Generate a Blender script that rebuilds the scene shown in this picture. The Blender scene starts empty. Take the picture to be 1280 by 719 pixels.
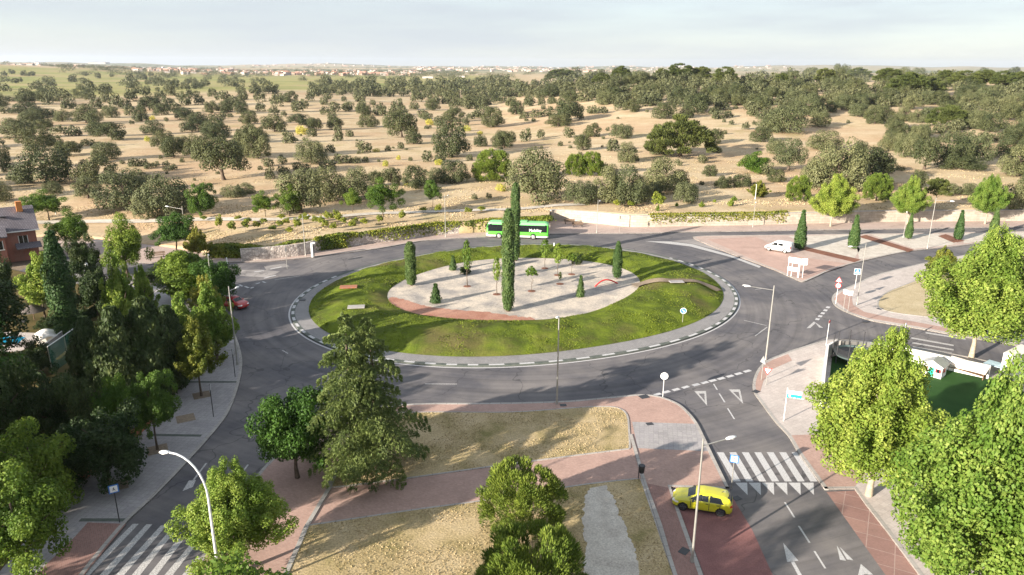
import bpy, bmesh, math, random
import numpy as np
from mathutils import Vector, Matrix, noise
R = math.radians
rnd = random.Random(7)
scene = bpy.context.scene
COL = scene.collection
# ------------------------------------------------------------------ camera model (photo pixels 1280 x 719 <-> world metres)
F, TH, RO, CH = 900.0, math.atan(275.5 / 900.0), R(0.3), 30.0
def ray(px, py):
    x, y = (px - 640) / F, (py - 359.5) / F
    c, s = math.cos(RO), math.sin(RO)
    x, y = c * x + s * y, -s * x + c * y
    return (x, math.cos(TH) - y * math.sin(TH), -math.sin(TH) - y * math.cos(TH))
def G(px, py, z=0.0):
    d = ray(px, py); t = (z - CH) / d[2]
    return Vector((d[0] * t, d[1] * t, z))
def height_to(base, px, py):
    "height above base of the point straight over it that shows at this row"
    d = ray(px, py); t = base.y / d[1]
    return CH + t * d[2] - base.z
def width_at(base, w, up=0.0):
    return w / F * (base.y * math.cos(TH) + (CH - base.z - up) * math.sin(TH))
cam_d = bpy.data.cameras.new("camera"); cam = bpy.data.objects.new("camera", cam_d); COL.objects.link(cam)
cam_d.sensor_width = 36; cam_d.lens = 36 * F / 1280; cam_d.clip_end = 60000; cam_d.clip_start = 0.5
cam.matrix_world = Matrix.Translation((0, 0, CH)) @ Matrix.Rotation(math.pi / 2 - TH, 4, 'X') @ Matrix.Rotation(RO, 4, 'Z')
scene.camera = cam

# ------------------------------------------------------------------ materials
def new_mat(name):
    m = bpy.data.materials.new(name); m.use_nodes = True
    nt = m.node_tree; nt.nodes.clear()
    out = nt.nodes.new("ShaderNodeOutputMaterial")
    b = nt.nodes.new("ShaderNodeBsdfPrincipled")
    nt.links.new(b.outputs[0], out.inputs[0])
    return m, nt, b
def nd(nt, t, **kw):
    n = nt.nodes.new(t)
    for k, v in kw.items():
        if k in n.inputs: n.inputs[k].default_value = v
        else: setattr(n, k, v)
    return n
def lk(nt, a, b): nt.links.new(a, b)
def rgb(c): return (c[0], c[1], c[2], 1)
def pos(nt): return nd(nt, "ShaderNodeNewGeometry").outputs["Position"]
def noise_n(nt, scale, detail=4, rough=.6, vec=None):
    n = nd(nt, "ShaderNodeTexNoise"); n.inputs["Scale"].default_value = scale
    n.inputs["Detail"].default_value = detail; n.inputs["Roughness"].default_value = rough
    lk(nt, vec if vec is not None else pos(nt), n.inputs["Vector"]); return n.outputs["Fac"]
def ramp(nt, fac, stops):
    r = nd(nt, "ShaderNodeValToRGB"); el = r.color_ramp.elements
    while len(el) < len(stops): el.new(.5)
    for e, (p, c) in zip(el, stops): e.position = p; e.color = rgb(c) if not isinstance(c, (int, float)) else (c, c, c, 1)
    lk(nt, fac, r.inputs[0]); return r.outputs[0]
def mix(nt, fac, a, b, mode='MIX'):
    n = nd(nt, "ShaderNodeMix"); n.data_type = 'RGBA'; n.blend_type = mode
    for sock, v in ((n.inputs[0], fac), (n.inputs[6], a), (n.inputs[7], b)):
        if isinstance(v, (int, float)): sock.default_value = v
        elif isinstance(v, tuple): sock.default_value = rgb(v)
        else: lk(nt, v, sock)
    return n.outputs[2]
def bump(nt, b, h, strength=.3, dist=.05):
    n = nd(nt, "ShaderNodeBump"); n.inputs["Strength"].default_value = strength; n.inputs["Distance"].default_value = dist
    lk(nt, h, n.inputs["Height"]); lk(nt, n.outputs[0], b.inputs["Normal"])
def mottled(name, stops, scale, rough=.9, fine=None, bmp=.3, spec=.2, metallic=0.0, detail=5):
    m, nt, b = new_mat(name)
    c = ramp(nt, noise_n(nt, scale, detail), stops)
    if fine:
        f = noise_n(nt, fine[0], 3)
        c = mix(nt, fine[1], c, ramp(nt, f, [(.3, .25), (.7, 1.0)]), 'MULTIPLY')
        bump(nt, b, f, bmp)
    lk(nt, c, b.inputs["Base Color"]); b.inputs["Roughness"].default_value = rough
    b.inputs["Specular IOR Level"].default_value = spec; b.inputs["Metallic"].default_value = metallic
    return m
def plain(name, c, rough=.5, metallic=0.0, spec=.5, coat=0.0, var=.12, sc=3.0):
    m, nt, b = new_mat(name)
    k = ramp(nt, noise_n(nt, sc, 5), [(.3, tuple(x * (1 - var) for x in c)), (.7, tuple(min(1, x * (1 + var)) for x in c))])
    lk(nt, k, b.inputs["Base Color"]); b.inputs["Roughness"].default_value = rough
    b.inputs["Metallic"].default_value = metallic; b.inputs["Specular IOR Level"].default_value = spec
    b.inputs["Coat Weight"].default_value = coat; b.inputs["Coat Roughness"].default_value = .08
    return m
def paved(name, c1, c2, mortar, bw, bh, rot=0.0, rough=.85, msize=.012, offset=.5, stain=.5):
    "pavers laid in world space, with worn and stained patches"
    m, nt, b = new_mat(name)
    mp = nd(nt, "ShaderNodeMapping"); mp.inputs["Rotation"].default_value = (0, 0, rot); lk(nt, pos(nt), mp.inputs["Vector"])
    br = nd(nt, "ShaderNodeTexBrick"); br.offset = offset
    for k, v in (("Color1", rgb(c1)), ("Color2", rgb(c2)), ("Mortar", rgb(mortar)), ("Scale", 1.0), ("Mortar Size", msize), ("Brick Width", bw), ("Row Height", bh)):
        br.inputs[k].default_value = v
    lk(nt, mp.outputs[0], br.inputs["Vector"])
    st = ramp(nt, noise_n(nt, .35, 6, .65), [(.3, .62), (.5, .95), (.75, 1.15)])
    c = mix(nt, stain, br.outputs["Color"], st, 'MULTIPLY')
    f = ramp(nt, noise_n(nt, 6, 4), [(.3, .8), (.7, 1.1)])
    c = mix(nt, .6, c, f, 'MULTIPLY')
    lk(nt, c, b.inputs["Base Color"]); b.inputs["Roughness"].default_value = rough; b.inputs["Specular IOR Level"].default_value = .25
    bump(nt, b, br.outputs["Fac"], -.25, .01)
    return m
def leafmat(name, c1, c2, c3, trans=.3, rough=.6, scale=.35):
    "three foliage tones: per leaf, per branch-sized clump; part of the light passes through"
    m = bpy.data.materials.new(name); m.use_nodes = True; nt = m.node_tree; nt.nodes.clear()
    out = nd(nt, "ShaderNodeOutputMaterial"); b = nd(nt, "ShaderNodeBsdfPrincipled"); tr = nd(nt, "ShaderNodeBsdfTranslucent")
    g = nd(nt, "ShaderNodeNewGeometry"); oi = nd(nt, "ShaderNodeObjectInfo")
    c = mix(nt, g.outputs["Random Per Island"], c1, c2)
    nz = noise_n(nt, scale, 3, .6, g.outputs["Position"])
    c = mix(nt, ramp(nt, nz, [(.42, 0.0), (.62, .75)]), c, c3)
    hv = nd(nt, "ShaderNodeHueSaturation"); lk(nt, c, hv.inputs["Color"])
    mr = nd(nt, "ShaderNodeMapRange"); lk(nt, oi.outputs["Random"], mr.inputs[0]); mr.inputs[3].default_value = .82; mr.inputs[4].default_value = 1.18
    lk(nt, mr.outputs[0], hv.inputs["Value"])
    mr2 = nd(nt, "ShaderNodeMapRange"); lk(nt, oi.outputs["Random"], mr2.inputs[0]); mr2.inputs[3].default_value = .515; mr2.inputs[4].default_value = .485
    lk(nt, mr2.outputs[0], hv.inputs["Hue"])
    lk(nt, hv.outputs[0], b.inputs["Base Color"]); b.inputs["Roughness"].default_value = rough; b.inputs["Specular IOR Level"].default_value = .25
    lk(nt, hv.outputs[0], tr.inputs[0])
    mx = nd(nt, "ShaderNodeMixShader"); mx.inputs[0].default_value = trans
    lk(nt, b.outputs[0], mx.inputs[1]); lk(nt, tr.outputs[0], mx.inputs[2]); lk(nt, mx.outputs[0], out.inputs[0])
    return m
def asphalt(name, base, warm):
    m, nt, b = new_mat(name)
    p = pos(nt)
    c = mix(nt, ramp(nt, noise_n(nt, .12, 6, .65), [(.38, 0.0), (.66, 1.0)]), base, warm)
    # tyre-polished bands and smears running round the ring
    sep = nd(nt, "ShaderNodeSeparateXYZ"); lk(nt, p, sep.inputs[0])
    vm = nd(nt, "ShaderNodeVectorMath"); vm.operation = 'DISTANCE'; lk(nt, p, vm.inputs[0]); vm.inputs[1].default_value = (1.4, 96.9, 0)
    sc = nd(nt, "ShaderNodeMath"); sc.operation = 'MULTIPLY'; lk(nt, vm.outputs["Value"], sc.inputs[0]); sc.inputs[1].default_value = 1.3
    an = nd(nt, "ShaderNodeVectorMath"); an.operation = 'SCALE'; an.inputs[3].default_value = .04; lk(nt, p, an.inputs[0])
    cx = nd(nt, "ShaderNodeCombineXYZ"); lk(nt, sc.outputs[0], cx.inputs[0])
    av = nd(nt, "ShaderNodeVectorMath"); av.operation = 'ADD'; lk(nt, cx.outputs[0], av.inputs[0]); lk(nt, an.outputs[0], av.inputs[1])
    sm = ramp(nt, noise_n(nt, 1.0, 5, .6, av.outputs[0]), [(.35, .72), (.55, 1.0), (.7, 1.12)])
    c = mix(nt, .75, c, sm, 'MULTIPLY')
    f = noise_n(nt, 14, 4, .7)
    c = mix(nt, .5, c, ramp(nt, f, [(.3, .7), (.7, 1.2)]), 'MULTIPLY')
    # sealed cracks
    vo = nd(nt, "ShaderNodeTexVoronoi"); vo.feature = 'DISTANCE_TO_EDGE'; vo.inputs["Scale"].default_value = .11
    wv = nd(nt, "ShaderNodeVectorMath"); wv.operation = 'ADD'; lk(nt, p, wv.inputs[0])
    nz = nd(nt, "ShaderNodeTexNoise"); nz.inputs["Scale"].default_value = .5; lk(nt, p, nz.inputs["Vector"]); 
    s2 = nd(nt, "ShaderNodeVectorMath"); s2.operation = 'SCALE'; s2.inputs[3].default_value = 3.0; lk(nt, nz.outputs["Color"], s2.inputs[0]); lk(nt, s2.outputs[0], wv.inputs[1])
    lk(nt, wv.outputs[0], vo.inputs["Vector"])
    c = mix(nt, ramp(nt, vo.outputs["Distance"], [(.003, .55), (.007, 0.0)]), c, (.03, .03, .032))
    lk(nt, c, b.inputs["Base Color"]); b.inputs["Roughness"].default_value = .8; b.inputs["Specular IOR Level"].default_value = .3
    bump(nt, b, f, .25, .01)
    return m
def worn_paint(name, c=(.72, .72, .72), wear=.5):
    m, nt, b = new_mat(name)
    w = ramp(nt, noise_n(nt, 11, 7, .8), [(wear - .14, .1), (wear + .06, 1.0)])
    lk(nt, mix(nt, w, (.13, .125, .13), c), b.inputs["Base Color"]); b.inputs["Roughness"].default_value = .7
    return m
M = {}
M['asphalt'] = asphalt('asphalt', (.1, .096, .106), (.205, .187, .18))
M['asphalt_pale'] = asphalt('asphalt_pale', (.26, .24, .23), (.38, .35, .33))
M['asphalt_red'] = mottled('red_asphalt', [(.3, (.24, .115, .11)), (.7, (.34, .17, .16))], .6, fine=(12, .5))
M['brick'] = paved('brick_paving', (.47, .31, .255), (.4, .255, .21), (.37, .28, .245), .22, .11, R(20), msize=.01)
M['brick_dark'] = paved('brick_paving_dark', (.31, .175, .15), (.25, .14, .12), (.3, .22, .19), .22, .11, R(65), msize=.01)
M['brick_pale'] = paved('pale_brick_paving', (.5, .34, .28), (.43, .285, .235), (.4, .3, .26), .22, .11, R(40), msize=.01)
M['slabs'] = paved('grey_slabs', (.38, .36, .355), (.33, .31, .315), (.22, .21, .21), .4, .4, R(10), msize=.008, offset=0)
M['slabs_warm'] = paved('warm_slabs', (.54, .48, .44), (.48, .42, .385), (.34, .3, .275), .6, .4, R(-35), msize=.008)
M['slabs_pink'] = paved('pink_slabs', (.5, .39, .335), (.44, .335, .29), (.36, .28, .25), .4, .2, R(5), msize=.008)
M['bay'] = paved('bay_paving', (.33, .2, .17), (.28, .165, .145), (.4, .29, .26), 1.7, 1.5, R(28), msize=.03, offset=.0)
M['kerb'] = paved('kerb_concrete', (.42, .39, .36), (.37, .345, .32), (.22, .2, .19), 1.0, 1.0, 0, msize=.02, offset=0)
M['kerb_dark'] = mottled('kerb_dark', [(.3, (.09, .11, .095)), (.7, (.16, .17, .15))], 2, fine=(15, .4))
M['apron'] = paved('apron_setts', (.3, .285, .28), (.25, .24, .24), (.16, .155, .15), .25, .25, 0, msize=.012)
M['paint'] = worn_paint('road_paint', (.54, .53, .53), .46)
M['paint_worn'] = worn_paint('road_paint_worn', (.6, .58, .56), .52)
M['gravel'] = mottled('gravel', [(.35, (.42, .36, .33)), (.6, (.54, .47, .43))], .25, fine=(22, .5), bmp=.6)
M['pale_gravel'] = mottled('pale_gravel', [(.3, (.52, .46, .4)), (.5, (.64, .58, .5)), (.7, (.72, .66, .58))], .8, fine=(9, .5), bmp=.5)
M['bark_mulch'] = mottled('mulch', [(.3, (.2, .09, .06)), (.7, (.32, .15, .1))], .8, fine=(14, .6), bmp=.8)
M['dry_plot'] = mottled('dry_plot', [(.3, (.46, .37, .22)), (.7, (.6, .5, .33))], .4, fine=(6, .5), bmp=.5)
M['earth'] = mottled('earth', [(.3, (.2, .15, .11)), (.7, (.33, .26, .19))], .3, fine=(6, .5))
M['garden_grass'] = mottled('garden_grass', [(.35, (.1, .085, .025)), (.6, (.16, .12, .045))], .35, fine=(9, .6))
M['turf'] = mottled('turf', [(.3, (.02, .07, .012)), (.7, (.035, .1, .02))], .5, fine=(20, .5))
M['dry_lawn'] = mottled('dry_lawn', [(.3, (.26, .225, .085)), (.42, (.44, .345, .175)), (.58, (.56, .435, .25)), (.8, (.62, .5, .32))], .32, fine=(7, .65), bmp=.8, detail=7)
M['concrete'] = mottled('concrete', [(.3, (.33, .31, .29)), (.7, (.46, .44, .41))], .8, fine=(9, .3))
M['white'] = plain('white_render', (.78, .75, .7), .8, var=.06)
M['metal'] = plain('galvanised_metal', (.42, .41, .38), .45, .6, var=.1)
M['metal_dark'] = plain('dark_metal', (.05, .05, .055), .5, .3)
M['metal_white'] = plain('white_metal', (.75, .75, .74), .4, .2, var=.05)
M['sign_white'] = plain('sign_white', (.82, .82, .82), .4, var=.03)
M['sign_grey'] = plain('sign_back', (.5, .5, .5), .4, .5)
M['sign_blue'] = plain('sign_blue', (.03, .16, .5), .35, var=.05)
M['sign_red'] = plain('sign_red', (.6, .03, .03), .35, var=.05)
M['sign_green'] = plain('sign_green', (.02, .42, .3), .35, var=.05)
M['sign_black'] = plain('sign_black', (.02, .02, .02), .5)
M['glass'] = plain('vehicle_glass', (.012, .015, .018), .06, 0, .6, var=.0)
M['rubber'] = plain('rubber', (.02, .02, .021), .8)
M['plastic'] = plain('black_plastic', (.03, .03, .03), .5)
M['rim'] = plain('alloy_rim', (.1, .1, .11), .35, .8)
M['hub'] = plain('steel_hub', (.6, .6, .58), .4, .5)
M['lamp_glass'] = plain('lamp_glass', (.75, .75, .72), .2, var=.03)
M['red_light'] = plain('red_light', (.5, .01, .01), .2, var=.02)
M['bark'] = mottled('bark', [(.3, (.09, .065, .045)), (.7, (.17, .13, .1))], 4, fine=(14, .5), bmp=.8)
M['bark_pale'] = mottled('pale_bark', [(.3, (.34, .28, .2)), (.7, (.5, .43, .33))], 3, fine=(8, .5), bmp=.4)
M['wood'] = mottled('weathered_wood', [(.3, (.16, .1, .06)), (.7, (.27, .18, .12))], 3, fine=(12, .4))
# foliage
M['l_oak'] = leafmat('holm_oak_leaves', (.055, .066, .026), (.11, .118, .046), (.043, .057, .02), .12, scale=.22)
M['l_oak2'] = leafmat('silvery_oak_leaves', (.095, .107, .046), (.17, .176, .08), (.068, .083, .032), .14, scale=.3)
M['l_lime'] = leafmat('lime_leaves', (.16, .25, .032), (.33, .39, .08), (.1, .18, .02), .34, scale=.5)
M['l_mid'] = leafmat('ash_leaves', (.1, .17, .022), (.19, .26, .035), (.06, .12, .014), .34, scale=.4)
M['l_green'] = leafmat('maple_leaves', (.055, .12, .018), (.1, .18, .028), (.035, .08, .012), .3, scale=.5)
M['l_dark'] = leafmat('dark_leaves', (.035, .06, .018), (.075, .1, .03), (.025, .05, .012), .2, scale=.5)
M['l_ochre'] = leafmat('yellowing_leaves', (.17, .19, .025), (.27, .26, .045), (.09, .13, .018), .32, scale=.6)
M['l_ball'] = leafmat('nursery_leaves', (.2, .24, .03), (.32, .33, .06), (.13, .18, .02), .3, scale=.6)
M['l_cyp'] = leafmat('cypress_sprays', (.05, .1, .026), (.105, .155, .045), (.038, .08, .02), .14, scale=1.2)
M['l_pine'] = leafmat('pine_needles', (.125, .18, .026), (.23, .285, .045), (.07, .12, .018), .2, scale=.7)
M['l_umb'] = leafmat('umbrella_pine_needles', (.075, .095, .025), (.14, .16, .04), (.05, .068, .018), .12, scale=.3)
M['l_cedar'] = leafmat('cedar_needles', (.085, .13, .035), (.17, .22, .065), (.05, .085, .025), .22, scale=.5)
M['l_broom'] = leafmat('broom_flowers', (.45, .42, .06), (.55, .5, .1), (.3, .32, .06), .25, scale=1.0)
M['l_ivy'] = leafmat('ivy_leaves', (.12, .17, .02), (.25, .25, .03), (.055, .1, .015), .25, scale=.45)
M['l_far'] = leafmat('far_oak_leaves', (.072, .08, .036), (.13, .135, .062), (.053, .065, .028), .1, scale=.05)
M['blade'] = leafmat('grass_blades', (.12, .175, .014), (.2, .235, .028), (.07, .1, .014), .3, scale=.16)
M['dry_blade'] = leafmat('dry_grass_blades', (.42, .33, .19), (.5, .4, .25), (.3, .25, .12), .2, scale=.3)

# ------------------------------------------------------------------ mesh builder and scene tagging
class MB:
    def __init__(s): s.v = []; s.f = []; s.mi = []; s.sm = []; s.mats = []
    def mat(s, m):
        if m not in s.mats: s.mats.append(m)
        return s.mats.index(m)
    def add(s, vs, fs, m=None, smooth=False):
        o = len(s.v); s.v += [tuple(v) for v in vs]; k = s.mat(m) if m else 0
        for f in fs: s.f.append([i + o for i in f]); s.mi.append(k); s.sm.append(smooth)
    def box(s, c, d, m=None, rz=0.0, bev=0.0):
        x, y, z = d[0] / 2, d[1] / 2, d[2] / 2; cz, sz = math.cos(rz), math.sin(rz)
        if bev <= 0:
            L = [(-x, -y, -z), (x, -y, -z), (x, y, -z), (-x, y, -z), (-x, -y, z), (x, -y, z), (x, y, z), (-x, y, z)]
            fs = [(3, 2, 1, 0), (4, 5, 6, 7), (0, 1, 5, 4), (1, 2, 6, 5), (2, 3, 7, 6), (3, 0, 4, 7)]
        else:
            b = bev; L = []
            for zz, q in ((-z, b), (-z + b, 0), (z - b, 0), (z, b)):
                X, Y = x - q, y - q
                L += [(-X + b, -Y, zz), (X - b, -Y, zz), (X, -Y + b, zz), (X, Y - b, zz), (X - b, Y, zz), (-X + b, Y, zz), (-X, Y - b, zz), (-X, -Y + b, zz)]
            fs = [tuple(range(7, -1, -1)), tuple(range(24, 32))]
            for l in range(3):
                for i in range(8): j = (i + 1) % 8; fs.append((l * 8 + i, l * 8 + j, l * 8 + 8 + j, l * 8 + 8 + i))
        s.add([(c[0] + a * cz - b_ * sz, c[1] + a * sz + b_ * cz, c[2] + e) for a, b_, e in L], fs, m)
    def tube(s, pts, rad, m=None, n=8, caps=True):
        pts = [Vector(p) for p in pts]
        if not isinstance(rad, (list, tuple)): rad = [rad] * len(pts)
        vs = []; u0 = None
        for i, p in enumerate(pts):
            d = (pts[min(i + 1, len(pts) - 1)] - pts[max(i - 1, 0)]).normalized()
            if u0 is None: u0 = d.orthogonal().normalized()
            u = (u0 - d * u0.dot(d)).normalized(); w = d.cross(u); u0 = u
            for k in range(n):
                a = 2 * math.pi * k / n; vs.append(p + (u * math.cos(a) + w * math.sin(a)) * rad[i])
        fs = []
        for i in range(len(pts) - 1):
            for k in range(n): j = (k + 1) % n; fs.append((i * n + k, i * n + j, i * n + n + j, i * n + n + k))
        s.add(vs, fs, m, True)
        if caps: s.add(vs[:n], [tuple(range(n - 1, -1, -1))], m); s.add(vs[-n:], [tuple(range(n))], m)
    def disc(s, c, r, axis, th, m=None, n=24):
        a = Vector(axis).normalized(); c = Vector(c)
        s.tube([c - a * th / 2, c + a * th / 2], r, m, n)
    def sphere(s, c, r, m=None, n=12, sc=(1, 1, 1)):
        vs = []; fs = []
        for i in range(n + 1):
            t = math.pi * i / n
            for k in range(n * 2):
                a = math.pi * k / n; vs.append((c[0] + r * sc[0] * math.sin(t) * math.cos(a), c[1] + r * sc[1] * math.sin(t) * math.sin(a), c[2] + r * sc[2] * math.cos(t)))
        for i in range(n):
            for k in range(n * 2): j = (k + 1) % (n * 2); fs.append((i * 2 * n + k, i * 2 * n + n * 2 + k, i * 2 * n + n * 2 + j, i * 2 * n + j))
        s.add(vs, fs, m, True)
    def mesh(s, name):
        me = bpy.data.meshes.new(name); me.from_pydata(s.v, [], s.f)
        for m in s.mats: me.materials.append(m)
        me.polygons.foreach_set("material_index", s.mi); me.polygons.foreach_set("use_smooth", s.sm); me.update(); return me
    def build(s, name, parent=None, mat=None):
        if mat and not s.mats: s.mats = [mat]
        return obj(name, s.mesh(name), parent)
def obj(name, me, parent=None, loc=None):
    o = bpy.data.objects.new(name, me); COL.objects.link(o)
    if parent: o.parent = parent
    if loc is not None: o.location = loc
    return o
def tag(o, label=None, cat=None, group=None, kind=None):
    if label: o["label"] = label
    if cat: o["category"] = cat
    if group: o["group"] = group
    if kind: o["kind"] = kind
    return o
def thing(name, label, cat, loc=(0, 0, 0), rz=0.0, group=None):
    o = bpy.data.objects.new(name, None); o.empty_display_size = .3; COL.objects.link(o)
    o.location = loc; o.rotation_euler = (0, 0, rz); return tag(o, label, cat, group)
def struct(o): o["kind"] = "structure"; return o
def dup(root, loc, rz=None, label=None, group=None):
    c = root.copy(); COL.objects.link(c); c.location = loc
    if rz is not None: c.rotation_euler = (0, 0, rz)
    if label: c["label"] = label
    if group: c["group"] = group
    for ch in list(root.children):
        d = ch.copy(); COL.objects.link(d); d.parent = c
        for g in list(ch.children):
            e = g.copy(); COL.objects.link(e); e.parent = d
    return c
# ------------------------------------------------------------------ outlines
def cr(pts, n=6, closed=False):
    "Catmull-Rom through 2D points"
    P = [Vector(p[:2]) for p in pts]; out = []; L = len(P)
    rng = range(L) if closed else range(L - 1)
    for i in rng:
        if closed: a, b, c, d = P[i - 1], P[i], P[(i + 1) % L], P[(i + 2) % L]
        else: a, b, c, d = P[max(i - 1, 0)], P[i], P[i + 1], P[min(i + 2, L - 1)]
        for k in range(n):
            t = k / n
            out.append(.5 * ((2 * b) + (c - a) * t + (2 * a - 5 * b + 4 * c - d) * t * t + (3 * b - a - 3 * c + d) * t ** 3))
    if not closed: out.append(P[-1])
    return out
def W(pxs, z=0.0): return [G(p[0], p[1], z).to_2d() for p in pxs]
def area(P): return sum(P[i].x * P[(i + 1) % len(P)].y - P[(i + 1) % len(P)].x * P[i].y for i in range(len(P))) / 2
def ccw(P): return P if area(P) > 0 else P[::-1]
def sheet(name, P, z, m, depth=0.0):
    P = ccw([Vector(p[:2]) for p in P]); n = len(P); mb = MB()
    mb.add([(p.x, p.y, z) for p in P], [tuple(range(n))], m)
    if depth:
        mb.add([(p.x, p.y, z) for p in P] + [(p.x, p.y, z - depth) for p in P], [(i, i + n, (i + 1) % n + n, (i + 1) % n) for i in range(n)], m)
    return mb.build(name)
def offset_line(P, d, closed=False):
    out = []; n = len(P)
    for i in range(n):
        a = P[i - 1] if (i or closed) else P[0]; b = P[(i + 1) % n] if (i < n - 1 or closed) else P[-1]
        t = (b - a); t = t.normalized() if t.length > 1e-9 else Vector((1, 0)); out.append(P[i] + Vector((-t.y, t.x)) * d)
    return out
def band(name, P, w, z, m, depth=.14, closed=False, side=1, parent=None):
    "a raised strip along a line: kerbs, edgings, walls"
    A = P; B = offset_line(P, w * side, closed); n = len(P); mb = MB()
    vs = [(p.x, p.y, z) for p in A] + [(p.x, p.y, z) for p in B] + [(p.x, p.y, z - depth) for p in A] + [(p.x, p.y, z - depth) for p in B]
    fs = []
    for i in range(n if closed else n - 1):
        j = (i + 1) % n
        fs += [(i, j, n + j, n + i), (i, 2 * n + i, 2 * n + j, j), (n + i, n + j, 3 * n + j, 3 * n + i)]
    if not closed: fs += [(0, n, 3 * n, 2 * n), (n - 1, 3 * n - 1, 4 * n - 1, 2 * n - 1)]
    mb.add(vs, fs, m); o = mb.build(name, parent)
    bm = bmesh.new(); bm.from_mesh(o.data); bmesh.ops.recalc_face_normals(bm, faces=bm.faces); bm.to_mesh(o.data); bm.free()
    return o
# ------------------------------------------------------------------ the dry pasture beyond the road: one sheet out to the hills
def S(x, a, b): t = max(0.0, min(1.0, (x - a) / (b - a))); return t * t * (3 - 2 * t)
FRONT = [(-900, 330, .1), (-200, 306, .1), (-60, 300, .1), (0, 298, .15), (60, 294, .2), (120, 297, .25), (180, 305, .15), (245, 311, .6), (300, 311, 1.3), (370, 305, 1.9), (407, 297, 2),
         (457, 291, 2), (500, 286.5, 2), (540, 281, 2.1), (600, 277, 2.2), (650, 275, 2.2), (686, 273.5, 2.2), (687.5, 262.5, 2.2), (700, 262, 2.3), (747, 265, 2.3), (781, 268.5, 2.3),
         (812, 269, 2.3), (860, 268, 2.3), (930, 267, 2.3), (1020, 265, 2.3), (1120, 263, 2.3), (1280, 262, 2.3), (1500, 259, 2.3), (2300, 240, 2.3)]
_fa, _fd, _fz = [], [], []
for x, y, z in FRONT:
    p = G(x, y, z); _fa.append(math.atan2(p.x, p.y)); _fd.append(p.to_2d().length); _fz.append(z)
def front(az): return float(np.interp(az, _fa, _fd)), float(np.interp(az, _fa, _fz))
def terr(X, Y):
    az, d = math.atan2(X, Y), math.hypot(X, Y); d0, z0 = front(az); s = d - d0
    if s < 0: return 0.0
    a = math.degrees(az)
    z = z0 + (2.1 - z0) * S(s, 2, 45) + .5 * noise.noise(Vector((X * .03, Y * .03, 0))) * S(s, 3, 30)
    z += 2.5 * noise.noise(Vector((X * .006, Y * .006, 5))) * S(s, 30, 150)
    z += 17.5 * S(a, -4, 12) * S(d, 190, 640) * (1 - S(d, 680, 1150))
    z += 3.0 * S(-a, 6, 20) * S(d, 250, 700) * (1 - S(d, 800, 1300))
    z += 30 * S(-a, 18, 38) * S(d, 1500, 2700) * (1 - .4 * S(d, 3000, 5000))
    z += 16 * S(d, 3000, 7000) * (.4 + noise.noise(Vector((X * .0005, Y * .0005, 2))))
    z += S(d, 7500, 11500) * (30 + 45 * noise.noise(Vector((az * 6, 3, 1))) + 18 * noise.noise(Vector((az * 25, 7, 1))) + 22 * S(a, 0, 20))
    return z
def GT(px, py):
    "point of the terrain shown at a photo pixel"
    d = ray(px, py); t0 = 40.0; t = 40.0
    while t < 16000:
        X, Y, Z = d[0] * t, d[1] * t, CH + d[2] * t
        if Z < terr(X, Y): break
        t0 = t; t *= 1.012
    for _ in range(18):
        tm = (t0 + t) / 2
        if CH + d[2] * tm < terr(d[0] * tm, d[1] * tm): t = tm
        else: t0 = tm
    return Vector((d[0] * t, d[1] * t, terr(d[0] * t, d[1] * t)))
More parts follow.
